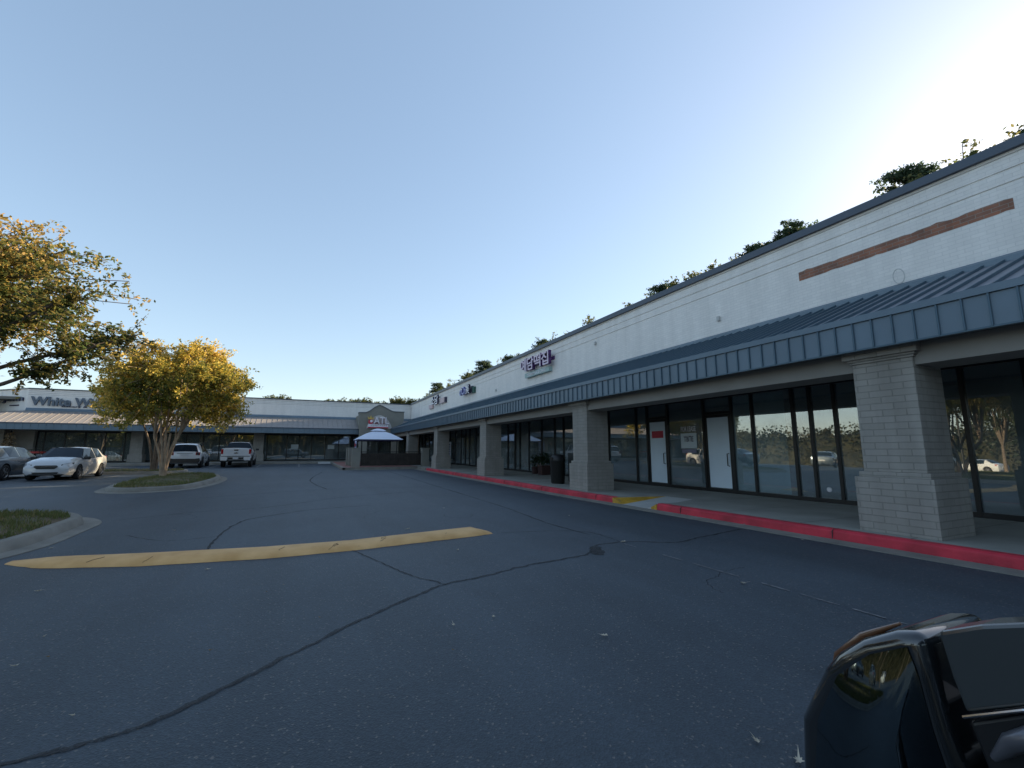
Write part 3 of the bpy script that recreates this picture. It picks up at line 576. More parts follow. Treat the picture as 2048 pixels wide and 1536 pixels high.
# shopfront things seen at the wing
def wsign(x0, x1, z0, z1, name, m, label, cat, y=46.84, grp=None): o = MB().box(x0, x1, y, y+.01, z0, z1).build(name, m); return setp(o, label, cat, grp)
wsign(-.55, .08, 1.52, 1.92, 'lease_notice', mat('lease_panel', (.62, .7, .74), .5), 'pale lease notice in dark glass left of the glowing shop door', 'sign', grp='small lease notices in the wing windows')
wsign(2.62, 3.22, 1.5, 1.9, 'lease_notice', mat('lease_panel', (.62, .7, .74), .5), 'pale lease notice in dark glass nearest the three beige piers', 'sign', grp='small lease notices in the wing windows')
wsign(-9.55, -8.75, 1.35, 2.05, 'window_poster', mat('faded_poster', (.30, .30, .29), .6), 'faded poster in the window above the small white SUV', 'poster'); wsign(-8.5, -7.6, 1.2, 2.0, 'window_poster', mat('faded_poster', (.30, .30, .29), .6), 'faded poster in the window between SUV and pickup', 'poster')
wsign(-14.0, -12.95, 1.62, 2.3, 'yellow_awning', mat('awning_yellow', (.62, .44, .10), .7), 'yellow cloth display behind the bakery window', 'awning', 46.95)
wsign(-13.75, -13.0, .45, 1.55, 'white_cabinet', mat('cabinet', (.36, .33, .31), .7), 'grey cabinet under the yellow display in the bakery window', 'cabinet', 46.98)
# ------------------------------------------------------------------ portico on the wing
P = thing('portico', 'grey stucco portico with peaked parapet and half round sign recess', 'portico', (6.7, 43, .3))
out = [(4.86, 4.72), (5.42, 4.74), (5.75, 4.9), (6.2, 5.28), (6.60, 5.47), (6.95, 5.33), (7.45, 5.08), (7.80, 4.92), (8.1, 4.90), (8.84, 4.90)]
right = [(8.84, 4.15), (8.62, 3.75), (8.42, 3.35), (8.42, zf)]; leftp = [(4.98, zf), (4.98, 3.3), (4.86, 3.7)]
leg = [(4.98, zf), (5.62, zf), (5.62, 2.85), (7.82, 2.85), (7.82, zf), (8.42, zf)]
full = out+right[:3]+[(8.42, zf), (7.82, zf), (7.82, 2.85), (5.62, 2.85), (5.62, zf)]+leftp
MB().prism(full, 'y', 42.3, 43.1).build('gable_wall', STUCCO, P)
t_ = MB()
for a, b in zip(out[:-1], out[1:]):
    ext = .04; t_.add([(a[0]-(ext if a == out[0] else 0), 42.24, a[1]+.002), (b[0]+(ext if b == out[-1] else 0), 42.24, b[1]+.002), (b[0]+(ext if b == out[-1] else 0), 43.15, b[1]+.002), (a[0]-(ext if a == out[0] else 0), 43.15, a[1]+.002),
        (a[0]-(ext if a == out[0] else 0), 42.24, a[1]+.06), (b[0]+(ext if b == out[-1] else 0), 42.24, b[1]+.06), (b[0]+(ext if b == out[-1] else 0), 43.15, b[1]+.06), (a[0]-(ext if a == out[0] else 0), 43.15, a[1]+.06)], [(0, 1, 5, 4), (4, 5, 6, 7), (2, 3, 7, 6), (0, 3, 2, 1)])
t_.build('coping', CAP, P)
MB().box(4.98, 8.42, 43.102, 45.9, 3.3, 4.6).build('portico_roof', STUCCO, P)
SG = thing('restaurant_sign', 'half round white sign with red ATL letters and small crown emblem', 'sign', (6.6, 42.29, 3.3))
half = [(5.50+2.26*t, 3.32+1.23*math.sin(math.pi*min(1, max(0, (t*1.0))))**.62) for t in [i/24 for i in range(25)]]
MB().prism(half, 'y', 42.25, 42.298).build('backboard', mat('sign_cream', (.50, .49, .47), .6), SG)
MW = lambda yf: (lambda u, v, w: (u, yf-w, v))
letters('lettering', 'ATL', 6.08, 7.42, 3.76, 4.36, MW(42.10), SG, .14, .012, SIGNW, SIGNRED)
MB().box(6.15, 7.34, 42.12, 42.25, 3.77, 3.79).build('letter_rail', SIGNRED, SG)
MB().box(5.62, 7.38, 42.06, 42.25, 3.47, 3.72).build('name_bar', SIGNW, SG); MB().box(5.62, 7.40, 42.05, 42.25, 3.38, 3.468).build('base_bar', SIGNRED, SG)
letters('small_lettering', 'CHICKEN', 5.85, 7.25, 3.53, 3.66, MW(42.058), SG, .003, 0, mat('sign_grey', (.3, .28, .33), .5), 0)
em = MB().lathe([(0, -.12), (.215, -.12), (.215, 0), (0, 0)], (5.84, 42.22, 3.93), 'y', 24).build('emblem', SIGNRED, SG)
MB().lathe([(0, -.012), (.12, -.012), (.12, 0), (0, 0)], (5.89, 42.097, 3.99), 'y', 16).build('emblem_face', SIGNW, SG)
MB().prism([(5.62, 4.16), (5.56, 4.42), (5.72, 4.26), (5.84, 4.5), (5.96, 4.26), (6.12, 4.42), (6.06, 4.16)], 'y', 42.12, 42.2).build('crown', SIGNYEL, SG)
# ------------------------------------------------------------------ signs on the main wall
MM = lambda xf: (lambda u, v, w: (xf-w, -u, v))       # u runs towards -y
Z1 = thing('rice_cake_sign', 'large pink and purple Korean channel letters over a pale teal strip', 'sign', (10.3, 18.6, 4.9))
for i, chh in enumerate('예담떡집'):
    ya = 20.0-i*.72
    letters('letter', chh, -ya, -ya+.66, 5.23+.0*i, 5.86, MM(10.10), Z1, .16, .02, mat('sign_mauve', (.66, .54, .66), .5), SIGNPUR)
MB().box(10.262, 10.298, 17.2, 20.0, 5.45, 5.62).build('raceway', SIGNPUR, Z1)
MB().box(10.12, 10.298, 17.45, 19.85, 4.95, 5.17).build('strip_panel', SIGNTEAL, Z1)
letters('small_lettering', 'YEDAM RICE CAKE', -19.6, -17.75, 4.99, 5.13, MM(10.118), Z1, .01, .01, SIGNW, 0)
Z2 = thing('salon_sign', 'white and dark blue outlined letters ending in a Chinese character', 'sign', (10.3, 28.6, 5.1))
letters('lettering', 'oiOn', -29.6, -28.35, 5.12, 5.68, MM(10.10), Z2, .14, .0, mat('sign_lilac', (.50, .54, .85), .4), mat('sign_blue_return', (.04, .05, .26), .4)); letters('character', '美', -28.3, -27.65, 5.1, 5.72, MM(10.10), Z2, .14, .01, SIGNW, SIGNDK)
MB().box(10.2, 10.298, 27.7, 29.5, 5.2, 5.6).build('raceway', SIGNDK, Z2); MB().box(10.16, 10.298, 27.25, 27.6, 5.1, 5.5).build('end_panel', SIGNGREEN, Z2)
Z3 = thing('script_sign', 'dark brush script sign with a pink box on either side', 'sign', (10.3, 36.2, 5.0))
MB().box(10.15, 10.298, 37.3, 38.4, 4.93, 5.25).build('left_box', SIGNPINK, Z3); MB().box(10.12, 10.298, 33.8, 34.9, 5.1, 5.5).build('right_box', SIGNPINK, Z3)
MB().box(10.14, 10.298, 33.55, 33.8, 5.1, 5.5).build('box_side', SIGNDK, Z3)
letters('script', '소담', -37.1, -35.05, 5.1, 5.85, MM(10.12), Z3, .15, .02, SIGNW, SIGNDK)
# signs on the wing wall
Z4 = thing('bakery_sign', 'big grey blue White Windmill lettering on the white wing wall', 'sign', (-14, 45.99, 4.7))
letters('lettering', 'White Windmill', -18.4, -12.6, 4.74, 5.42, MW(45.99), Z4, .12, .03, SIGNGREY, SIGNGREY)
letters('small_lettering', 'Bakery & Cafe', -16.6, -14.2, 4.62, 4.80, MW(45.98), Z4, .05, .01, SIGNDK, SIGNDK)
ang = math.atan2(3.2, -3.5)
Z5 = thing('shop_sign', 'short dark script sign on the angled left end wall', 'sign', (-19.3, 46.6, 4.9))
def MC(u, v, w):
    d = Vector((-3.5, 3.2)).normalized(); nrm = Vector((-d.y, d.x))*1
    if nrm.y > 0: nrm = -nrm
    p = Vector((XL, YW))+d*u; return (p.x+nrm.x*(w+.01), p.y+nrm.y*(w+.01), v)
letters('lettering', 'Jenn', 0, 1, 4.95, 5.5, lambda u, v, w: MC(2.9-2.5*u, v, w), Z5, .1, .02, SIGNGREY, SIGNDK)
MB().add([MC(.9, 4.72, .03), MC(2, 4.72, .03), MC(2, 4.8, .03), MC(.9, 4.8, .03), MC(.9, 4.72, 0), MC(2, 4.72, 0), MC(2, 4.8, 0), MC(.9, 4.8, 0)], [(0, 1, 2, 3), (0, 4, 5, 1), (3, 2, 6, 7), (1, 5, 6, 2), (0, 3, 7, 4)]).build('underline', SIGNDK, Z5)
# ------------------------------------------------------------------ patio: piers, fence, gazebo, banner
zp = g(32)+.15
for i, (x, y, lb) in enumerate(((3.3, 31.55, 'beige stucco pier at the front corner of the patio, biggest of three'), (3.35, 34.3, 'middle of the three beige piers along the patio side'), (3.35, 35.9, 'rearmost of the three beige piers along the patio side'), (8.0, 31.7, 'beige stucco pier at the right end of the patio fence'))):
    zz = g(y)+.146; m = MB(); m.box(x, x+.5, y, y+.5, zz, zz+1.22); m.box(x-.03, x+.53, y-.03, y+.53, zz+1.22, zz+1.28)
    setp(bevel(m.build('stucco_pier', STUCCO), .01), lb, 'pier', 'beige piers round the patio')
F = thing('patio_fence', 'low dark iron railing in front of the gazebo patio', 'fence', (5.9, 31.8, zp))
fr2 = MB(); fr2.box(3.84, 7.97, 31.78, 31.81, zp+.08, zp+.12); fr2.box(3.84, 7.97, 31.78, 31.81, zp+.98, zp+1.02); fr2.build('rail', IRON, F)
bk = MB(); x = 3.95
while x < 7.95: bk.box(x-.009, x+.009, 31.785, 31.805, zp+.12, zp+.98); x += .11
bk.build('balusters', IRON, F)
SCR = mat('brown_mesh_screen', (.055, .045, .038), .9, var=.3, vscale=3)
MB().box(3.86, 7.95, 31.83, 31.84, zp+.1, zp+.9).build('screen', SCR, F)
G = thing('gazebo', 'white hipped canvas gazebo on dark posts over the patio', 'gazebo', (5.4, 35, zp))
gx0, gx1, gy0, gy1, ez = 3.78, 6.95, 33.4, 36.6, 2.15; cxx, cyy = (gx0+gx1)/2+.05, (gy0+gy1)/2
gm_ = MB(); L_ = [(1.0, ez), (.78, ez+.22), (.5, ez+.47), (.24, ez+.62)]; vs = []
for s, z in L_:
    for sx, sy in ((-1, -1), (0, -1), (1, -1), (1, 0), (1, 1), (0, 1), (-1, 1), (-1, 0)):
        sag = .06*(abs(sx)+abs(sy) == 1)*(s > .9); vs.append((cxx+sx*s*(gx1-gx0)/2, cyy+sy*s*(gy1-gy0)/2, z-0*sag))
fsx = [(k*8+i, k*8+(i+1) % 8, (k+1)*8+(i+1) % 8, (k+1)*8+i) for k in range(3) for i in range(8)]; gm_.add(vs, fsx)
gm_.build('canopy', FABRIC, G, fix=False)
vt = MB(); vs = []
for s, z in ((.33, ez+.66), (.2, ez+.78), (.03, ez+.84)):
    for sx, sy in ((-1, -1), (0, -1), (1, -1), (1, 0), (1, 1), (0, 1), (-1, 1), (-1, 0)): vs.append((cxx+sx*s*1.58, cyy+sy*s*1.6, z))
vt.add(vs, [(k*8+i, k*8+(i+1) % 8, (k+1)*8+(i+1) % 8, (k+1)*8+i) for k in range(2) for i in range(8)]+[tuple(range(16, 24))]); vt.build('vent_cap', FABRIC, G, fix=False)
MB().box(gx0+.06, gx1-.06, gy0+.04, gy0+.06, ez-.10, ez).box(gx0+.06, gx1-.06, gy1-.06, gy1-.04, ez-.1, ez).box(gx0+.06, gx0+.08, gy0+.06, gy1-.06, ez-.1, ez).box(gx1-.08, gx1-.06, gy0+.06, gy1-.06, ez-.1, ez).build('valance', SIGNDK, G)
for px, py in ((gx0+.35, gy0+.3), (gx1-.35, gy0+.3), (gx0+.35, gy1-.3), (gx1-.35, gy1-.3)):
    MB().tube([(px, py, g(py)+.15), (px, py, ez+.02)], .035, 8).build('post', IRON, G)
Bn = MB(); nb = 8; vs = []
for i in range(nb+1):
    t = i/nb; xx = 3.72+.04*math.sin(t*9); yb = 33.35+1.1*t
    vs += [(xx, yb, .95+.25*t*0+zp*.3+.12*math.sin(t*3)), (xx, yb, 2.05)]
Bn.add(vs, [(2*i, 2*i+1, 2*i+3, 2*i+2) for i in range(nb)])
bn = Bn.build('banner', mat('banner_cloth', (.62, .66, .78), .8, col2=(.30, .36, .62), vscale=2.5), fix=False)
setp(bn, 'white and blue cloth banner hanging from the left side of gazebo', 'banner')
MB().box(3.66, 3.69, 33.5, 33.9, 1.65, 1.85).build('red_mark', SIGNRED, bn)
for i, (x, y) in enumerate(((4.7, 34.6), (6.2, 35.6))):
    t = thing('patio_table', ('dark patio table under the front of the gazebo', 'dark patio table under the rear of the gazebo')[i], 'table', (x, y, g(y)+.145), group='dark tables under the gazebo')
    MB().lathe([(0, .72), (.45, .72), (.45, .75), (0, .75)], (0, 0, 0), 'z', 20).build('tabletop', IRON, t, local=True); MB().tube([(0, 0, 0), (0, 0, .72)], .03).build('leg', IRON, t, local=True); MB().lathe([(0, 0), (.25, 0), (.25, .02), (0, .02)]).build('base', IRON, t, local=True)
# ------------------------------------------------------------------ walkway things
def zsw(y): return g(y)+.15
T = thing('trash_can', 'tall black rubbish bin standing beside the second brick column', 'trash can', (8.68, 14.4, zsw(14.4)))
MB().lathe([(0, 0), (.22, 0), (.25, .05), (.27, .78), (.285, .80), (.285, .84), (0, .84)]).build('bin', mat('bin_black', (.012, .013, .012), .45, bump=.1), T, local=True, smooth=True)
MB().lathe([(.28, .842), (.28, .90), (.2, 1.02), (0, 1.06)]).build('lid', BLACKP, T, local=True, smooth=True)
MB().box(-.29, -.27, -.1, .1, .86, .95).build('flap', IRON, T, local=True)
T2 = thing('utility_cart', 'dark boxy cart parked behind the black rubbish bin', 'cart', (9.3, 14.1, zsw(14)))
MB().box(-.2, .25, -.25, .25, .1, 1.1).build('box', mat('cart_dark', (.012, .016, .015), .6), T2, local=True); MB().tube([(-.15, -.22, .1), (-.15, .22, .1)], .06, 10).build('wheel', RUBBER, T2, local=True); MB().tube([(.2, -.2, 1.1), (.26, -.2, 1.2), (.26, .2, 1.2), (.2, .2, 1.1)], .015).build('handle', IRON, T2, local=True)
def leafclump(mb, c, r, n, size, seed, flat=1.0):
    q = np.random.default_rng(seed)
    for _ in range(n):
        p = q.normal(0, 1, 3); p = p/np.linalg.norm(p)*r*q.random()**.4; p[2] *= flat; a = q.normal(0, 1, 3); a /= np.linalg.norm(a); b = np.cross(a, q.normal(0, 1, 3)); b /= np.linalg.norm(b)+1e-9
        s = size*q.uniform(.6, 1.3); o = np.array(c)+p; k = len(mb.v)
        mb.v += [tuple(o-a*s), tuple(o+b*s*.4), tuple(o+a*s), tuple(o-b*s*.4)]; mb.f.append((k, k+1, k+2, k+3)); mb.m.append(0)
PL = thing('planter', 'square dark red planter with leafy plant by the shop window', 'planter', (10.85, 19.3, zsw(19.3)))
MB().prism([(-.2, 0), (.2, 0), (.24, .45), (-.24, .45)], 'y', -.22, .22).build('pot', mat('planter_red', (.05, .022, .02), .7), PL, local=True)
LG = leaf_mat('plant_green', [(.012, .03, .012), (.03, .06, .02)]); m = MB(); leafclump(m, (0, 0, .75), .33, 260, .07, 3); m.build('foliage', LG, PL, local=True, fix=False)
PL2 = thing('planter', 'tall thin potted plant standing left of the red planter', 'planter', (10.9, 20.3, zsw(20.3)))
MB().lathe([(0, 0), (.14, 0), (.18, .35), (.0, .35)]).build('pot', mat('planter_red', (.05, .022, .02), .7), PL2, local=True); m = MB(); leafclump(m, (0, 0, .62), .25, 160, .07, 4, 1.4); m.build('foliage', LG, PL2, local=True, fix=False)
SB = thing('standing_sign', 'narrow white upright banner sign by the far shop window', 'sign', (10.9, 34.6, zsw(34.6)))
MB().box(-.01, .01, -.36, .36, .1, 1.75).build('panel', mat('banner_white', (.5, .52, .58), .7), SB, local=True); MB().box(-.2, .2, -.2, .2, 0, .05).build('foot', IRON, SB, local=True)
for k_ in range(7): MB().box(-.016, -.012, -.2, .2, .4+.18*k_, .5+.18*k_).build('character', SIGNDK, SB, local=True)
# wing terrace things at far left
tz = g(45)+.15
t = thing('terrace_table', 'small terrace table with red cloth top outside the bakery', 'table', (-17.2, 44.6, tz))
MB().lathe([(0, .74), (.62, .74), (.66, .80), (.58, .86), (.3, .90), (0, .90)], n=20).build('cloth_top', mat('terrace_red', (.50, .07, .06), .7), t, local=True); MB().tube([(0, 0, 0), (0, 0, .75)], .04).build('leg', IRON, t, local=True); MB().lathe([(0, 0), (.3, 0), (.3, .03), (0, .03)]).build('base', IRON, t, local=True)
for i, (x, lb) in enumerate(((-18.7, 'cream board with letter E at the left end of terrace'), (-15.7, 'cream board with letter E right of the red table'))):
    t = thing('menu_board', lb, 'sign', (x, 44.4, tz), group='cream boards with a letter E'); MB().box(-.5, -.12, -.03, .03, .55, 1.15).build('side_panel', mat('board_taupe', (.35, .24, .2), .7), t, local=True); MB().box(-.12, .14, -.04, .04, .6, 1.15).build('panel', mat('board_cream', (.7, .62, .42), .6), t, local=True)
    MB().box(-.05, -.02, -.046, -.0405, .7, 1.05).box(-.02, .09, -.046, -.0405, .99, 1.05).box(-.02, .07, -.046, -.0405, .85, .90).box(-.02, .09, -.046, -.0405, .7, .76).build('letter', mat('board_ink', (.12, .1, .05), .6), t, local=True)
    MB().box(-.45, -.41, -.02, .02, 0, .55).box(.08, .12, -.02, .02, 0, .6).build('leg', IRON, t, local=True)
t = thing('terrace_railing', 'thin black railing along the bakery terrace', 'railing', (-16, 44.1, tz)); m = MB(); m.box(-3.4, 2.6, -.015, .015, .98, 1.02); m.build('rail', IRON, t, local=True); m = MB()
x = -3.4
while x < 2.6: m.box(x-.01, x+.01, -.01, .01, 0, .98); x += .22
m.build('balusters', IRON, t, local=True)
t = thing('dry_plant', 'pale dry leafy plant in pot at far left of terrace', 'plant', (-18.9, 45.0, tz)); MB().lathe([(0, 0), (.2, 0), (.26, .45), (0, .45)]).build('pot', mat('pot_tan', (.3, .2, .13), .8), t, local=True)
m = MB(); leafclump(m, (0, 0, 1.2), .5, 420, .09, 8, 1.3); leafclump(m, (0.1, 0, 1.9), .3, 120, .09, 9, 1.3); m.build('foliage', leaf_mat('dry_leaves', [(.35, .26, .16), (.5, .4, .28)]), t, local=True, fix=False)
# ------------------------------------------------------------------ trees
def leaf_mesh(name, cen, size, q, flatz=.6, aspect=.5):
    n = len(cen); nrm = q.normal(0, 1, (n, 3)); nrm[:, 2] = np.abs(nrm[:, 2])*1.3; nrm /= np.linalg.norm(nrm, axis=1)[:, None]
    a = np.cross(nrm, q.normal(0, 1, (n, 3))); a /= np.linalg.norm(a, axis=1)[:, None]+1e-9; b = np.cross(nrm, a); s = size*q.uniform(.6, 1.35, (n, 1))
    v = np.empty((n, 4, 3)); v[:, 0] = cen-a*s; v[:, 1] = cen+b*s*aspect; v[:, 2] = cen+a*s; v[:, 3] = cen-b*s*aspect; v[:, 1] += nrm*s*.15; v[:, 3] += nrm*s*.15
    me = bpy.data.meshes.new(name); me.vertices.add(n*4); me.vertices.foreach_set('co', v.reshape(-1)); me.loops.add(n*4); me.loops.foreach_set('vertex_index', np.arange(n*4, dtype=np.int32))
    me.polygons.add(n); me.polygons.foreach_set('loop_start', np.arange(0, n*4, 4, dtype=np.int32)); me.update(calc_edges=True); me.validate(); return me
def bez(a, b, c, n=5): return [tuple((1-t)**2*np.array(a)+2*t*(1-t)*np.array(b)+t*t*np.array(c)) for t in [i/n for i in range(n+1)]]
def tree(name, label, loc, stems, cc, cr, npri, ntip, nleaf, ls, clump, lm, bk, seed, fork=1.6, r0=.1, spread=.5, group=None, low=-.75, lean=(0, 0), flat=.55, shell=.45, pine=False, wb=1.0, limbs=()):
    q = np.random.default_rng(seed); t = thing(name, label, 'tree', loc, group=group); cc = np.array(cc, float); cr = np.array(cr, float)
    tr = MB(); tops = []
    for k in range(stems):
        a = 2*math.pi*k/stems+q.uniform(-.3, .3) if stems > 1 else 0; d = spread if stems > 1 else 0
        p0 = np.array([math.cos(a)*r0*.9*(stems > 1), math.sin(a)*r0*.9*(stems > 1), -.05]); p2 = np.array([math.cos(a)*d+lean[0], math.sin(a)*d+lean[1], fork*q.uniform(.9, 1.15)]); p1 = (p0+p2)/2+np.array([0, 0, .2])-np.array([math.cos(a), math.sin(a), 0])*d*.25
        pts = bez(p0, p1, p2, 5); tr.tube(pts, [r0*(1.25 if i == 0 else 1-.08*i) for i in range(6)], 8); tops.append(np.array(pts[-1]))
    if pine:
        top = cc+np.array([0, 0, cr[2]*.97]); tr.tube([tops[0], (tops[0]+top)/2+q.normal(0, .15, 3), top], [r0*.6, r0*.4, .03], 7)
    pri = []
    for k in range(npri):
        d = q.normal(0, 1, 3); d[2] = abs(d[2])*.9+.1; d /= np.linalg.norm(d); e = cc+d*cr*q.uniform(.35, .6)
        if pine: e = np.array([cc[0], cc[1], cc[2]+cr[2]*q.uniform(-.8, .9)]); pri.append(e); continue
        s = min(tops, key=lambda p: np.linalg.norm((p-e)[:2])+q.uniform(0, .3)); pts = bez(s, (s+e)/2+np.array([0, 0, .25]), e, 5)
        tr.tube(pts, [r0*.62*(1-.12*i) for i in range(6)], 6); pri.append(e)
    cen = []
    for lb_ in limbs:
        tr.tube([tops[0]*0+np.array([0, 0, fork*.8])]+list(lb_), [r0*.8]+[r0*.5*(1-.22*i) for i in range(len(lb_))], 7)
        for _ in range(70):
            f_ = q.uniform(.5, 1)*(len(lb_)-1); i_ = min(int(f_), len(lb_)-2); b_ = np.array(lb_[i_])*(1-f_+i_)+np.array(lb_[i_+1])*(f_-i_); d_ = q.normal(0, 1, 3); d_[2] *= .5; d_ /= np.linalg.norm(d_)
            e_ = b_+d_*q.uniform(.15, .6); tr.tube([b_, (b_+e_)/2, e_], .006, 4); cen.append(b_+(e_-b_)*q.uniform(.2, 1.1, (26, 1))+q.normal(0, ls*.8, (26, 3)))
    for k in range(ntip):
        while True:
            d = q.normal(0, 1, 3); d /= np.linalg.norm(d)
            if d[2] > low: break
        rad = q.uniform(shell, 1.0)**.6
        if pine:
            zz = q.uniform(-.95, .97); prof_ = math.sqrt(max(.03, 1-((zz+.25)/1.3)**2)) if zz > -.6 else .6; a = q.uniform(0, 6.28); rr = prof_*q.uniform(.25, 1); e = cc+np.array([math.cos(a)*cr[0]*rr, math.sin(a)*cr[1]*rr, zz*cr[2]])
            s = np.array([cc[0], cc[1], e[2]-.4])
        else:
            wob = 1+wb*(.14*math.sin(d[0]*5+seed)+.12*math.sin(d[1]*6+2*seed)+.1*math.sin(d[2]*7)); e = cc+d*cr*rad*wob; s = min(pri, key=lambda p: np.linalg.norm(p-e))
        pts = bez(s, (s+e)/2+q.normal(0, .12, 3), e, 4); tr.tube(pts, [max(.008, r0*.2*(1-.17*i)) for i in range(5)], 4)
        cr_ = clump*q.uniform(.6, 1.3); m = int(nleaf*q.uniform(.6, 1.3)); off = q.normal(0, 1, (m, 3))*cr_*np.array([1, 1, flat]); base = np.array(e)
        nt_ = max(4, m//12); st_ = np.array(pts[2])+(base-np.array(pts[2]))*q.uniform(.1, 1.05, (nt_, 1)); dr = q.normal(0, 1, (nt_, 3)); dr[:, 2] = dr[:, 2]*flat+.25; dr /= np.linalg.norm(dr, axis=1)[:, None]; ln = cr_*q.uniform(.7, 2.0, (nt_, 1)); ii = q.integers(0, nt_, m); tt = q.uniform(.1, 1, (m, 1))**.8
        cen.append(st_[ii]+dr[ii]*ln[ii]*tt+np.array([0, 0, -.10])*ln[ii]*tt**2+q.normal(0, ls*.75, (m, 3)))
    tr.build('trunk', bk, t, local=True, smooth=60); cen = np.concatenate(cen); me = leaf_mesh('crown', cen, ls, q); me.materials.append(lm)
    o = bpy.data.objects.new('crown', me); COL.objects.link(o); o.parent = t; return t
YLEAF = leaf_mat('autumn_gold_leaves', [(.15, .17, .045), (.32, .28, .05), (.58, .43, .08), (.70, .50, .15)], .5, .38)
OLEAF = leaf_mat('autumn_olive_leaves', [(.075, .11, .04), (.16, .16, .045), (.36, .26, .07), (.58, .38, .14)], .6, .42)
BLEAF = leaf_mat('oak_leaves', [(.05, .075, .03), (.09, .115, .04), (.17, .16, .06)], .5, .2)
PLEAF = leaf_mat('pine_needles', [(.04, .065, .035), (.06, .095, .05)], .45, .2)
ALEAF = leaf_mat('distant_autumn_leaves', [(.05, .07, .02), (.12, .12, .03), (.25, .18, .04)], .35, .15)
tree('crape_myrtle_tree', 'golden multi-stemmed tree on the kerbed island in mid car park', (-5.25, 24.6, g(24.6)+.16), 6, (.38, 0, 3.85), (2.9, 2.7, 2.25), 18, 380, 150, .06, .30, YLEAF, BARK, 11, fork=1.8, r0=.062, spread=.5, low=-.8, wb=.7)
tree('crape_myrtle_tree', 'darker tree directly behind the golden tree, with a darker trunk', (-7.1, 31.2, g(31)+.17), 4, (.2, 0, 4.0), (3.1, 3.0, 2.0), 12, 180, 110, .085, .36, YLEAF, DBARK, 12, fork=2.1, r0=.08, spread=.5, low=-.7)
tree('crape_myrtle_tree', 'large spreading orange and green tree reaching in from the left edge', (-7.3, 10.9, .17), 5, (-.15, .2, 3.98), (3.4, 3.4, 2.35), 28, 760, 165, .041, .29, OLEAF, DBARK, 16, fork=1.5, r0=.085, spread=.9, low=-.5, shell=.3, limbs=([(1.8, -.7, 1.83), (2.8, -.6, 2.28), (3.3, -.5, 2.60), (3.9, -.4, 3.13)], [(1.6, -.2, 2.1), (2.7, .0, 2.75), (3.4, .2, 3.1), (4.2, .4, 3.5)], [(1.5, -1, 2.2), (2.6, -1.0, 2.9), (3.6, -.8, 3.9)]))
VAR = []
HB_ = 1.045
VAR.append(tree('oak_tree', 'tall oak behind the shops, first of the row beyond the roof', (32, 28, 0), 1, (0, 0, 12.2), (3.8, 3.6, 5.2), 16, 190, 120, .11, .42, BLEAF, DBARK, 31, fork=5, r0=.22, low=-.9, wb=.7, flat=.8, group='trees in the row behind the shops'))
VAR.append(tree('pine_tree', 'tall pine behind the shops, right of frame centre over the roof', (32, 12.2, 0), 1, (0, 0, 12), (2.9, 2.9, 5.9), 16, 250, 120, .10, .32, PLEAF, DBARK, 32, fork=5, r0=.2, group='trees in the row behind the shops', pine=True))
VAR.append(tree('oak_tree', 'broad oak behind the shops with ragged top over the roof', (32, 9.3, 0), 1, (0, 0, 11.8), (3.7, 4.0, 5.1), 16, 190, 120, .11, .40, BLEAF, DBARK, 33, fork=5, r0=.22, low=-.9, wb=.7, flat=.8, group='trees in the row behind the shops'))
VAR.append(tree('pine_tree', 'slender pine behind the shops rising over the roof line', (32, 21.9, 0), 1, (0, 0, 11.6), (2.5, 2.5, 5.8), 14, 230, 120, .10, .30, PLEAF, DBARK, 34, fork=5, r0=.2, group='trees in the row behind the shops', pine=True))
for o in VAR: o.scale = (1.1, 1.1, 1.01)
VAR[0].scale = (1.1, 1.1, 1.045); VAR[2].scale = (1.1, 1.1, 1.035)
row = [(6.6, 3, .935), (10.7, 2, .965), (15.5, 3, .945), (18.8, 1, .95), (24.6, 2, .95), (31.5, 1, .935), (35, 2, .97), (38.5, 3, .94), (42, 0, .955), (47, 3, .94), (52, 2, .97), (57, 1, .955), (62.5, 0, .96), (68, 3, .965), (73.5, 2, .985), (79, 1, .995), (85, 0, .995), (91, 3, 1.0), (97, 2, .96), (104, 0, .985), (111, 1, 1.0), (118, 2, .98)]
ORD = 'first second third fourth fifth sixth seventh eighth ninth tenth eleventh twelfth thirteenth fourteenth fifteenth sixteenth seventeenth eighteenth nineteenth twentieth twenty-first twenty-second'.split()
LBL = 'dark green tree showing over the long roof, %s from the right'
for i, (y, k, s) in enumerate(row):
    o = dup(VAR[k], (32+((i*37) % 5-2)*.3, y, 0), i*1.3, LBL % ORD[i]); o.scale = (1.1, 1.1, s*1.04)
bt = tree('oak_tree', 'pale green tree behind wing roof, alone left of the others', (-3, 75, 0), 1, (0, 0, 6.8), (2.7, 2.4, 3.1), 12, 130, 140, .13, .42, ALEAF, DBARK, 41, fork=3, r0=.16, group='trees behind the wing roof')
for i, (x, s, lb) in enumerate(((1.3, .93, 'low green tree top behind wing roof, leftmost of four'), (4.3, .96, 'low green tree top behind wing roof, second of four'), (6.6, .985, 'low green tree top behind wing roof, third of four'), (9.0, 1.01, 'low green tree top behind wing roof, rightmost of four'), (12.4, .97, 'green tree top behind the portico peak, leftmost of four'), (14.9, 1.06, 'green tree top behind the portico peak, second of four'), (17.6, 1.03, 'green tree top behind the portico peak, third of four'), (20.5, 1.05, 'green tree top behind the portico peak, rightmost of four'))):
    o = dup(bt, (x, 75, 0), i*1.9, lb); o.scale = (1, 1, s)
for y in (44, 49, 54, 59, 64): dup(VAR[0], (44, y, 0), y, 'unseen tree added behind the far shops to shade the wing roof').scale = (1.25, 1.25, 1.27)  # hidden trees, added only to shade the wing canopy
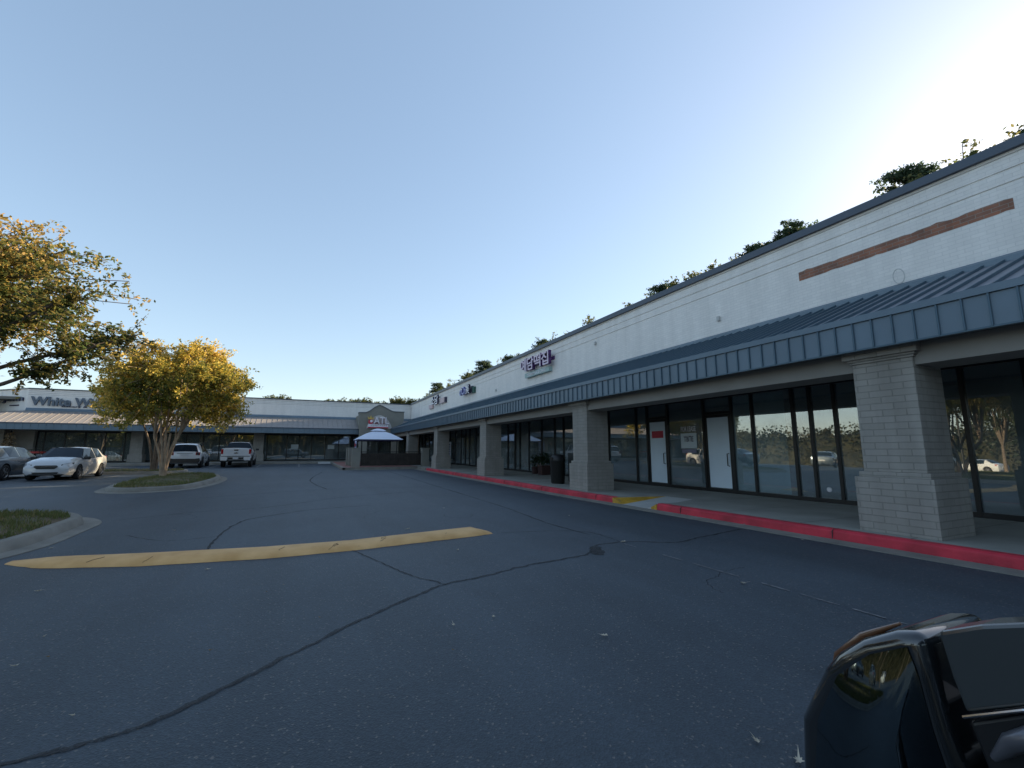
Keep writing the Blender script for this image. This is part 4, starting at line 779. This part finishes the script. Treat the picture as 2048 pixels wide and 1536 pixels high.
# trees, cars and a lamp west of the lot, mirrored in the shop windows
for i, (x, y, k, s, lb) in enumerate(((-36, 10, 0, .55, 'reflected tree beside the lamp in the window next to the near column'), (-44, 30, 2, .5, 'small reflected tree in the window left of the plain door'), (-24, 14.5, 2, .40, 'reflected tree filling the window right of the pale films'), (-23, 3, 0, .40, 'reflected tree with branches in the window right of near column'), (-26, 40, 0, .38, 'reflected tree in the far shop windows behind the black bin'))):
    o = dup(VAR[k], (x, y, gx(x, y)), i*2.1, lb); o.scale = (s*1.4, s*1.4, s); o['group'] = 'trees mirrored in the windows'
WMASS = mat('woods_mass', (.014, .018, .010), .95, var=.6, vscale=.6, col2=(.035, .032, .014), bump=1, bscale=3)
WLEAF = leaf_mat('woods_leaves', [(.014, .022, .010), (.024, .03, .014), (.05, .045, .018)], .2, .08)
def wood(name, pts, hgt, n, seed):
    q = np.random.default_rng(seed); P_ = np.array(pts, float); L = len(P_)-1; u = q.uniform(0, L, n); i = u.astype(int); f = (u-i)[:, None]; b = P_[i]*(1-f)+P_[i+1]*f
    top = hgt*(1+.14*np.sin(u*31+seed)+.1*np.sin(u*77)+.06*np.sin(u*190)); z = top*q.random(n)**.8; cen = np.stack([b[:, 0]+q.normal(0, 2, n), b[:, 1]+q.normal(0, 2, n), z], 1); cen[:, 2] += [gx(x, y) for x, y in b]
    rd = MB(); N = 160
    for k in range(N+1):
        uu = min(L-1e-6, L*k/N); i0 = int(uu); ff = uu-i0; pp = P_[i0]*(1-ff)+P_[i0+1]*ff; tn = P_[i0+1]-P_[i0]; tn /= np.linalg.norm(tn); nn = np.array([-tn[1], tn[0]]); hz = hgt*(1+.14*math.sin(uu*31+seed)+.1*math.sin(uu*77)+.06*math.sin(uu*190))*.93; gz_ = gx(pp[0], pp[1])
        for o_, z_ in ((-3.4, -1), (-2.8, hz*.55), (-1.4, hz*.88), (0, hz), (1.4, hz*.88), (2.8, hz*.55), (3.4, -1)): rd.v.append((pp[0]+nn[0]*o_*(1+.2*math.sin(k*1.7)), pp[1]+nn[1]*o_*(1+.2*math.sin(k*2.3)), gz_+z_+.25*math.sin(k*3.1+o_*4)))
    for k in range(N):
        for i_ in range(6): rd.f.append((k*7+i_, k*7+i_+1, (k+1)*7+i_+1, (k+1)*7+i_)); rd.m.append(0)
    me = leaf_mesh(name, cen, .24, q, aspect=.7); me.materials.append(WLEAF); o = bpy.data.objects.new(name, me); COL.objects.link(o); setp(o, 'distant wood edge beyond the far side of the car park', 'woods', kind='stuff'); rd.build('woods_mass', WMASS, o, fix=False, smooth=80); return o
wood('distant_woods', [(-78, -70), (-76, -30), (-74, 10), (-76, 40), (-70, 80), (-60, 120)], 6.8, 80000, 3)
wood('distant_woods', [(-78, -70), (-50, -62), (-15, -60), (15, -60), (40, -62)], 8.5, 70000, 5)
t = thing('parking_lamp', 'tall car park lamp mirrored in the shop windows', 'lamp', (-30, 19, gx(-30, 19))); MB().tube([(0, 0, 0), (0, 0, 9)], [.1, .07], 10).build('pole', IRON, t, local=True); MB().box(-.9, -.1, -.2, .2, 8.9, 9.05).box(.1, .9, -.2, .2, 8.9, 9.05).build('lamp_head', IRON, t, local=True)
# ------------------------------------------------------------------ vehicles
WHITEC = mat('white_car_paint', (.55, .56, .57), .25, coat=1); GREYC = mat('dark_grey_car_paint', (.10, .125, .15), .28, metal=.5, coat=1); BLACKC = mat('black_car_paint', (.012, .014, .016), .16, coat=1, spec=.6)
CARGL = mat('tinted_car_window', (.012, .02, .03), .05, spec=.22); REDL = mat('red_tail_light', (.30, .008, .012), .2, coat=1); HEADL = mat('headlight_lens', (.12, .13, .14), .12, metal=.4, coat=1); DKL = mat('dark_trim', (.015, .015, .016), .35); AMB = mat('amber_lens', (.14, .055, .02), .3, coat=1)
PLATE = mat('licence_plate', (.45, .46, .48), .5)
GLC = {}
def car(name, label, loc, rz, st, wheels, paint, wr=.32, fl=None, wcol=ALLOY, group=None):
    t = thing(name, label, 'car' if 'pickup' not in name else 'truck', loc, rz, group)
    NP = 8; vs = []
    for (y, zb, wbt, wm_, zbe, wbe, zt, wt, fg) in st:
        h = zbe-zb; half = [(0, zb), (wbt, zb), (wm_, zb+.28*h), (wm_, zbe-.28*h), (wbe, zbe), (wt, zt-.035), (wt*.72, zt), (0, zt+.018)]
        vs += [(x, y, z) for x, z in half]+[(-x, y, z) for x, z in half[1:-1][::-1]]
    M = 14; body = []; GLC[t.name] = []; side = []; ws = []; rg = []
    for k in range(len(st)-1):
        fg = st[k][8]
        for i in range(M):
            f = (k*M+i, k*M+(i+1) % M, (k+1)*M+(i+1) % M, (k+1)*M+i)
            if 's' in fg and i in (4, 9): side.append(f)
            elif 'w' in fg and i in (5, 6, 7, 8): ws.append(f)
            elif 'r' in fg and i in (5, 6, 7, 8): rg.append(f)
            else: body.append(f)
    for f in side+ws+rg: GLC[t.name].append(sum((Vector(vs[i]) for i in f), Vector())/4)
    full = body+side+ws+rg+[tuple(range(M)), tuple((len(st)-1)*M+i for i in range(M-1, -1, -1))]
    mb = MB(); mb.v = vs; mb.f = full; mb.m = [0]*len(full); o = mb.build('body', [paint, DKL], t, local=True)
    ct = MB()
    for (wx, wy) in wheels:
        for s in (-1, 1): ct.lathe([(0, wx-.20), (wr+.065, wx-.20), (wr+.065, wx+.25), (0, wx+.25)] if s > 0 else [(0, -wx-.25), (wr+.065, -wx-.25), (wr+.065, -wx+.20), (0, -wx+.20)], (0, wy, wr+.0), 'x', 28, 0)
    co = ct.build('cut', DKL, t, local=True); md = o.modifiers.new('b', 'BOOLEAN'); md.object = co; md.solver = 'EXACT'; md.operation = 'DIFFERENCE'
    bpy.context.view_layer.update(); dg = bpy.context.evaluated_depsgraph_get(); nm = bpy.data.meshes.new_from_object(o.evaluated_get(dg)); o.modifiers.clear(); o.data = nm; bpy.data.objects.remove(co)
    nm.materials.clear(); nm.materials.append(paint); nm.materials.append(DKL); nm.name = 'body'
    for p in nm.polygons:
        c = p.center; p.material_index = 0
        if abs(p.normal.x) < .97 and any(((c.y-wy)**2+(c.z-wr)**2) < (wr+.07)**2 for _, wy in wheels) and abs(c.x) < wheels[0][0]+.06 and abs(c.z) < wr*2+.1 and abs(p.normal.z)+abs(p.normal.y) > .9 and c.z > .12: p.material_index = 1
        if c.z < .2: p.material_index = 1
    nm.polygons.foreach_set('use_smooth', [True]*len(nm.polygons)); nm.set_sharp_from_angle(angle=R(28))
    def shell(fs, nme, push=.004):
        if not fs: return
        me = bpy.data.meshes.new(nme); bm = bmesh.new(); used = {}; 
        for f in fs:
            c = sum((Vector(vs[i]) for i in f), Vector())/4; vv = []
            for i in f:
                if i not in used: used[i] = bm.verts.new(vs[i])
                vv.append(used[i])
            try: bm.faces.new(vv)
            except ValueError: pass
        bmesh.ops.recalc_face_normals(bm, faces=bm.faces); bm.normal_update(); cen = Vector((0, 0, .8))
        sgn = 1
        for f in bm.faces:
            if f.normal.dot(f.calc_center_median()-cen) < 0: f.normal_flip()
        bm.normal_update()
        r = bmesh.ops.inset_region(bm, faces=bm.faces, thickness=.028, use_even_offset=True); bmesh.ops.delete(bm, geom=r['faces'], context='FACES')
        for v in bm.verts: v.co += v.normal*push
        bm.to_mesh(me); bm.free(); me.materials.append(CARGL); oo = bpy.data.objects.new(nme, me); COL.objects.link(oo); oo.parent = t; return oo
    shell([f for f in side if vs[f[0]][0] > 0], 'side_windows') if side else None; shell([f for f in side if vs[f[0]][0] < 0], 'side_windows') if side else None; shell(ws, 'windscreen'); shell(rg, 'rear_window')
    for (wx, wy) in wheels:
        for s in (-1, 1):
            wl_ = MB().lathe([(.0, -.10), (wr*.72, -.10), (wr*.95, -.105), (wr, -.07), (wr, .07), (wr*.95, .105), (wr*.68, .105), (wr*.66, .08), (0, .08)], (0, 0, 0), 'x', 28).build('wheel', RUBBER, t, local=True, smooth=True); wl_.location = (s*(wx-.06), wy, wr)
            if s < 0: wl_.rotation_euler = (0, 0, math.pi)
            rm = MB(); rm.lathe([(wr*.66, .085), (wr*.62, .10), (wr*.58, .085)], (0, 0, 0), 'x', 28); rm.lathe([(0, .105), (.05, .10), (.06, .085)], (0, 0, 0), 'x', 12)
            for j in range(5):
                a = 2*math.pi*j/5; c, sn = math.cos(a), math.sin(a); p = lambda r, w_, x: (x, r*c-w_*sn, r*sn+w_*c)
                rm.add([p(.04, -.03, .098), p(.04, .03, .098), p(wr*.62, .035, .09), p(wr*.62, -.035, .09)], [(0, 1, 2, 3)])
            rm.build('rim', wcol, wl_, local=True, fix=False)
    fl and fl(t, paint); return t
def quadp(parent, name, m, y, pts, th=.03, mirror=False, yo=None):
    sd_ = (1, -1) if mirror else (1,)
    for s in sd_:
        P_ = [(s*x, z) for x, z in pts]; MB().prism(P_, 'y', y-th, y+th).build(name, m, parent, local=True)
def mirrors(t, y, x, z, m):
    for s in (1, -1): bevel(MB().box(s*x, s*(x+.22), y-.06, y+.08, z-.07, z+.08).build('mirror', m, t, local=True), .03, 3)
HB = [(-2.22, .34, .60, .74, .72, .70, .90, .56, ''), (-2.16, .24, .76, .84, .90, .80, 1.04, .64, ''), (-2.02, .20, .80, .88, 1.0, .83, 1.14, .66, 'r'), (-1.62, .18, .80, .89, 1.0, .84, 1.42, .57, ''), (-1.45, .18, .80, .89, .99, .845, 1.445, .585, 's'), (-.62, .18, .80, .89, .955, .85, 1.475, .61, ''), (-.54, .18, .80, .89, .95, .85, 1.475, .61, 's'), (.30, .18, .80, .89, .92, .85, 1.44, .60, 'ws'), (1.02, .18, .80, .89, .90, .85, 1.0, .79, ''), (1.5, .20, .80, .885, .86, .83, .945, .74, ''), (1.95, .22, .76, .86, .78, .77, .85, .66, ''), (2.14, .24, .66, .78, .68, .68, .74, .58, ''), (2.23, .30, .50, .60, .56, .54, .62, .46, '')]
def hb_details(t, p):
    quadp(t, 'grille', DKL, 2.185, [(-.36, .66), (.36, .66), (.42, .60), (.30, .50), (-.30, .50), (-.42, .60)], .06); quadp(t, 'lower_grille', DKL, 2.19, [(-.46, .36), (.46, .36), (.40, .28), (-.40, .28)], .06)
    MB().box(-.36, .36, 2.245, 2.255, .60, .615).build('chrome_bar', CHROME, t, local=True)
    for s in (1, -1):
        MB().add([(s*.50, 2.20, .60), (s*.50, 2.19, .69), (s*.70, 2.08, .75), (s*.85, 1.86, .78), (s*.84, 1.88, .68), (s*.72, 2.10, .62), (s*.48, 2.1, .62), (s*.5, 2.0, .72), (s*.8, 1.8, .72)], [(0, 1, 2, 3, 4, 5), (0, 5, 6), (1, 2, 7), (3, 4, 8), (0, 1, 7, 6), (2, 3, 8, 7)]).build('headlight', HEADL, t, local=True)
        MB().add([(s*.56, 2.19, .30), (s*.56, 2.19, .38), (s*.76, 2.06, .44), (s*.80, 2.0, .34), (s*.74, 2.06, .28), (s*.5, 2.0, .3), (s*.7, 1.9, .3)], [(0, 1, 2, 3, 4), (0, 5, 1), (4, 6, 3), (0, 4, 6, 5)]).build('fog_lamp_recess', DKL, t, local=True)
        MB().box(s*.60, s*.80, -2.17, -2.05, .86, 1.02).build('tail_light', REDL, t, local=True)
    mirrors(t, .82, .86, .96, DKL); MB().box(-.25, .25, -2.26, -2.2, .72, .84).build('licence_plate', PLATE, t, local=True)
car('white_hatchback', 'white hatchback facing the camera beside the island tree', (-9.55, 27.9, gx(-9.4, 27.9)), math.pi, HB, [(.87, 1.32), (.87, -1.32)], WHITEC, .32, hb_details).scale = (.93, .93, .96)
SD = [(-2.42, .36, .60, .76, .74, .72, .86, .60, ''), (-2.36, .25, .74, .84, .94, .80, 1.02, .70, ''), (-1.85, .20, .80, .90, .98, .84, 1.08, .74, 'r'), (-1.25, .18, .80, .91, .98, .85, 1.40, .57, ''), (-1.15, .18, .80, .91, .975, .855, 1.42, .585, 's'), (-.35, .18, .80, .91, .95, .86, 1.45, .61, ''), (-.27, .18, .80, .91, .95, .86, 1.45, .61, 's'), (.50, .18, .80, .91, .92, .86, 1.41, .60, 'ws'), (1.30, .18, .80, .905, .90, .86, .97, .80, ''), (1.85, .2, .8, .89, .84, .82, .90, .74, ''), (2.3, .24, .7, .80, .72, .72, .78, .62, ''), (2.43, .3, .56, .66, .58, .6, .64, .5, '')]
def sd_details(t, p):
    for s in (1, -1):
        MB().add([(s*.50, -2.385, .80), (s*.50, -2.385, .90), (s*.80, -2.34, .95), (s*.87, -2.1, .95), (s*.87, -2.12, .84), (s*.80, -2.36, .78)], [(0, 1, 2, 5), (5, 2, 3, 4)]).build('tail_light', REDL, t, local=True); quadp(t, 'headlight', HEADL, 2.3, [(s*.45, .62), (s*.75, .64), (s*.78, .72), (s*.5, .70)], .04)
    MB().box(-.26, .26, -2.46, -2.40, .62, .74).build('licence_plate', PLATE, t, local=True); mirrors(t, .98, .88, .98, p)
    for s in (1, -1): MB().box(s*.905, s*.93, -.75, -.6, .80, .83).box(s*.905, s*.93, .15, .3, .80, .83).build('door_handle', CHROME, t, local=True)
sed = car('grey_sedan', 'dark grey sedan with red tail light, cut off by left edge', (-12.05, 28.15, gx(-12, 28)), 0, SD, [(.88, 1.4), (.88, -1.42)], GREYC, .33, sd_details)
SU = [(-2.12, .50, .62, .80, .78, .78, .98, .66, ''), (-2.08, .40, .78, .89, .95, .84, 1.10, .76, 'r'), (-1.98, .32, .82, .90, 1.08, .86, 1.56, .60, ''), (-1.8, .28, .82, .905, 1.06, .86, 1.64, .64, ''), (-1.2, .28, .82, .905, 1.04, .86, 1.66, .655, 's'), (-.35, .28, .82, .905, 1.02, .865, 1.67, .66, ''), (-.25, .28, .82, .905, 1.02, .865, 1.67, .66, 's'), (.5, .28, .82, .905, 1.0, .865, 1.62, .64, 'ws'), (1.05, .28, .82, .905, 1.0, .86, 1.10, .80, ''), (1.8, .3, .8, .90, .95, .84, 1.03, .78, ''), (2.08, .36, .74, .84, .82, .78, .92, .7, ''), (2.12, .45, .7, .78, .72, .74, .8, .66, '')]
def su_details(t, p):
    MB().prism([(-.84, .34), (.84, .34), (.90, .50), (.86, .66), (.60, .62), (-.60, .62), (-.86, .66), (-.90, .50)], 'y', -2.155, -2.0).build('bumper', DKL, t, local=True)
    for s in (1, -1):
        MB().box(s*.62, s*.87, -2.13, -2.0, .86, 1.06).build('tail_light', REDL, t, local=True); MB().box(s*.66, s*.84, -2.136, -2.131, .88, 1.04).box(s*.74, s*.76, -2.139, -2.137, .88, 1.04).build('lamp_cross', DKL, t, local=True)
        MB().tube([(s*.62, -1.5, 1.68), (s*.62, -1.4, 1.73), (s*.62, .2, 1.73), (s*.62, .35, 1.67)], .018, 6).build('roof_rail', DKL, t, local=True)
        MB().lathe([(.40, s*.90), (.40, s*.925), (.465, s*.925), (.465, s*.90)], (0, -1.28, .35), 'x', 28).build('arch_trim', DKL, t, local=True)
    MB().box(-.24, .24, -2.15, -2.12, .82, .94).build('licence_plate', PLATE, t, local=True); MB().box(-.45, .45, -2.14, -2.1, .97, .99).build('tailgate_trim', DKL, t, local=True)
    mirrors(t, .78, .88, 1.08, p)
car('white_suv', 'small white SUV parked nose in with roof rails, left of the pickup', (-6.93, 39.75, gx(-7, 39.7)), 0, SU, [(.88, 1.28), (.88, -1.28)], WHITEC, .35, su_details, DKL)
PU = [(-2.72, .62, .70, .86, .95, .90, 1.30, .86, ''), (-2.70, .50, .78, .93, .96, .93, 1.34, .88, ''), (-1.2, .40, .84, .94, .98, .93, 1.33, .88, ''), (-1.16, .40, .84, .94, 1.2, .93, 1.33, .88, 'r'), (-1.02, .36, .84, .94, 1.2, .92, 1.76, .62, ''), (-.9, .36, .84, .94, 1.19, .92, 1.79, .64, 's'), (-.1, .36, .84, .94, 1.17, .92, 1.80, .65, ''), (0, .36, .84, .94, 1.17, .92, 1.80, .65, 's'), (.75, .36, .84, .94, 1.14, .91, 1.76, .63, 'ws'), (1.3, .36, .84, .94, 1.1, .90, 1.2, .84, ''), (2.2, .36, .84, .93, 1.05, .88, 1.12, .8, ''), (2.6, .4, .8, .88, .92, .84, 1.02, .76, ''), (2.68, .5, .74, .8, .8, .78, .9, .7, '')]
def pu_details(t, p):
    for s in (1, -1):
        MB().box(s*.78, s*.915, -2.735, -2.62, .93, 1.27).build('tail_light', REDL, t, local=True)
        MB().prism([(s*.92, .48), (s*.55, .48), (s*.48, .62), (s*.52, .72), (s*.92, .72)], 'y', -2.86, -2.72).build('bumper', WHITEC, t, local=True)
        MB().prism([(s*.93, .40), (s*.50, .40), (s*.44, .50), (s*.93, .50)], 'y', -2.84, -2.70).build('bumper_corner', DKL, t, local=True)
    MB().box(-.52, .52, -2.82, -2.7, .56, .70).build('step_pad', DKL, t, local=True); MB().box(-.17, .17, -2.835, -2.82, .57, .69).build('licence_plate', PLATE, t, local=True)
    MB().box(-.88, .88, -2.73, -2.70, .745, .79).build('tailgate_gap', DKL, t, local=True)
    MB().box(-.74, .74, -2.722, -2.70, .82, 1.27).build('tailgate', p, t, local=True); MB().box(-.14, .12, -2.735, -2.722, 1.16, 1.24).build('handle', DKL, t, local=True)
    MB().prism([(-.12, 1.02), (-.04, 1.02), (-.03, 1.045), (.05, 1.045), (.06, 1.02), (.14, 1.02), (.12, .97), (.04, .97), (.03, .955), (-.05, .955), (-.06, .97), (-.14, .97)], 'y', -2.735, -2.722).build('badge', DKL, t, local=True)
    MB().box(-.80, .80, -2.66, -1.22, 1.352, 1.36).build('bed_cover', DKL, t, local=True); mirrors(t, .95, .95, 1.25, DKL)
    for s in (1, -1): MB().lathe([(.42, s*.93), (.42, s*.955), (.50, s*.955), (.50, s*.93)], (0, -1.65, .40), 'x', 28).build('arch_trim', DKL, t, local=True)
car('white_pickup', 'white pickup truck seen from behind with dark rear window', (-3.92, 40.35, gx(-4, 40)), 0, PU, [(.90, 1.75), (.90, -1.65)], WHITEC, .39, pu_details, DKL)
for x, y, rz, lb in ((-47, 24, .2, 'white sedan mirrored in the window right of the near column'), (-22.5, 19, .3, 'dark car mirrored in the shop window beside the near column'), (-22.5, 26, 1.2, 'car mirrored in the window between the two columns')):
    o = dup(sed, (x, y, gx(x, y)), rz, lb); 
    if 'white' in lb:
        for ch in o.children:
            if ch.name.startswith('body'): ch.data = ch.data.copy(); ch.data.materials[0] = WHITEC
# black car the picture is taken from: body just outside the frame, its door mirror at the lower right corner
bc = car('black_car', 'glossy black car whose door mirror fills the lower right corner', (-.15, -.98, 0), -math.pi/2, SU, [(.88, 1.28), (.88, -1.28)], BLACKC, .35, None)
CLEAR = glass_mat('clear_car_glass', .02, (.86, .9, .9))
for ch in list(bc.children):
    if ch.name.startswith('body'):
        bm = bmesh.new(); bm.from_mesh(ch.data); dl = [f for f in bm.faces if any((f.calc_center_median()-c).length < .03 for c in GLC[bc.name])]
        bmesh.ops.delete(bm, geom=dl, context='FACES_ONLY'); bm.to_mesh(ch.data); bm.free()
    elif 'window' in ch.name or 'windscreen' in ch.name: ch.data.materials[0] = CLEAR
def WL(x, y, z): return (-(y+.98), x+.15, z)          # world point to the car's own axes
mi = MB(); H = 1.35
hs_ = [(.445, -.62), (.447, -.43), (.442, -.36), (.425, -.325), (.405, -.285), (.386, -.26), (.355, -.232), (.318, -.21), (.289, -.202), (.283, -.25), (.276, -.30), (.262, -.36), (.25, -.62)]
def sld(pts, x0, x1): 
    n = len(pts); m = MB(); m.add([WL(x0, y, H+z) for y, z in pts]+[WL(x1, y, H+z) for y, z in pts], [tuple(range(n)), tuple(range(2*n-1, n-1, -1))]+[(i, (i+1) % n, n+(i+1) % n, n+i) for i in range(n)]); return m
mir = bevel(sld(hs_, .645, .80).build('mirror', BLACKC, bc, local=True, smooth=30), .014, 4, 25)
gl = [(.425, -.60), (.427, -.43), (.415, -.35), (.385, -.285), (.345, -.245), (.305, -.222), (.297, -.25), (.29, -.30), (.278, -.36), (.268, -.60)]
n_ = len(gl); cgy = .35; cgz = -.43; m = MB(); rings = []
for f, dx in ((1, 0), (.75, .010), (.45, .019), (.15, .024)): m.v += [WL(.6435-dx, cgy+(y-cgy)*f, H+cgz+(z-cgz)*f) for y, z in gl]
for k in range(3):
    for i in range(n_): m.f.append((k*n_+i, k*n_+(i+1) % n_, (k+1)*n_+(i+1) % n_, (k+1)*n_+i)); m.m.append(0)
m.f.append(tuple(range(3*n_, 4*n_))); m.m.append(0); m.build('mirror_glass', mat('smoked_mirror', (.10, .13, .15), .03, metal=1), mir, local=True, smooth=60, fix=False)
MB().tube([WL(.70, .432, H-.325), WL(.70, .415, H-.282), WL(.70, .38, H-.245), WL(.70, .335, H-.215)], [.002, .005, .005, .002], 10).build('indicator_lamp', AMB, mir, local=True, smooth=True)
pn = [(.277, -.197), (.24, -.178), (.208, -.166), (.12, -.135), (.03, -.12), (.03, -.17), (.12, -.205), (.217, -.245), (.262, -.272), (.270, -.24)]
bevel(sld(pn, .65, .70).build('quarter_window', mat('quarter_glass', (.05, .055, .055), .10, spec=.9), mir, local=True), .004, 2)
MB().tube([WL(.648, .264, H-.276), WL(.648, .217, H-.2475), WL(.648, .12, H-.2075), WL(.648, .03, H-.172)], .0016, 6).build('bright_trim', CHROME, mir, local=True)
bevel(sld([(.262, -.282), (.217, -.252), (.03, -.178), (.03, -.235), (.2, -.30), (.25, -.33)], .655, .74).build('gap_strip', DKL, mir, local=True), .003, 2)
MB().tube([WL(.645, .242, H-.302), WL(.64, .225, H-.278), WL(.64, .205, H-.262), WL(.645, .185, H-.262)], [.004, .009, .011, .007], 10).build('mirror_knob', mat('satin_grey', (.16, .16, .18), .3, metal=.5), mir, local=True, smooth=True)
bevel(sld([(.25, -.335), (.2, -.305), (.03, -.24), (-.06, -.22), (-.06, -.62), (.25, -.62)], .66, .80).build('mirror_base', BLACKC, mir, local=True, smooth=30), .01, 3)
# ------------------------------------------------------------------ fallen leaves
FL = [mat('dry_leaf_pale', (.50, .44, .34), .8), mat('dry_leaf_brown', (.30, .20, .10), .8)]
def fleaf(x, y, s, seed, label, m):
    q = random.Random(seed); pts = []; n = 14
    for i in range(n):
        a = 2*math.pi*i/n; r = s*(1.0 if i % 2 == 0 else .42)*q.uniform(.6, 1.15)*(1.5 if i in (0, 7) else .8); pts.append((r*math.cos(a), r*math.sin(a)*.7, .012+abs(r)*q.uniform(.0, .35)))
    t = MB(); t.add(pts+[(0, 0, .006)], [(i, (i+1) % n, n) for i in range(n)]); o = t.build('fallen_leaf', m, None, fix=False); o.location = (x, y, gx(x, y)+.004); o.rotation_euler = (0, 0, q.uniform(0, 6.28)); setp(o, label, 'leaf', 'dry leaves scattered on the asphalt'); return o
LV = [(4.2, 3.35, .05), (2.11, 2.89, .045), (1.18, 3.55, .035), (1.53, 3.58, .03), (4.47, 5.56, .06), (2.02, 1.60, .035), (2.06, 1.43, .05), (7.0, 4.5, .035), (1.04, 3.13, .014), (-.95, 3.23, .02), (-2.17, 6.08, .04), (-1.52, 4.09, .028), (-.45, 3.83, .02), (-1.39, 4.17, .014), (-.84, 6.33, .045), (1.82, 8.04, .05), (.25, 4.17, .016), (2.06, 6.07, .035), (-.18, 5.11, .018), (-.04, 5.3, .014), (-1.58, 4.62, .015), (-3.0, 8.6, .04), (5.2, 8.2, .03), (3.2, 10.5, .04), (-1.8, 9.6, .03)]
for i, (x, y, s) in enumerate(LV):
    lb = {5: 'pale torn leaf near bottom edge, left one of the pair', 6: 'pale torn leaf touching the black car at the bottom edge', 4: 'pale leaf lying where the two cracks meet'}.get(i, 'small pale dry leaf on the asphalt nearer than the speed bump' if y < 6.9 else 'small pale dry leaf on the asphalt beyond the speed bump')
    fleaf(x, y, s, i, lb, FL[1 if i in (8, 12, 13, 16, 18) else 0])
rs = random.Random(77)
for i in range(14):
    fleaf(rs.uniform(-6.3, -3.9), rs.uniform(8.6, 12.2), .03, 100+i, 'dry leaf lying on the near grass island', FL[i % 2]).location.z = .185
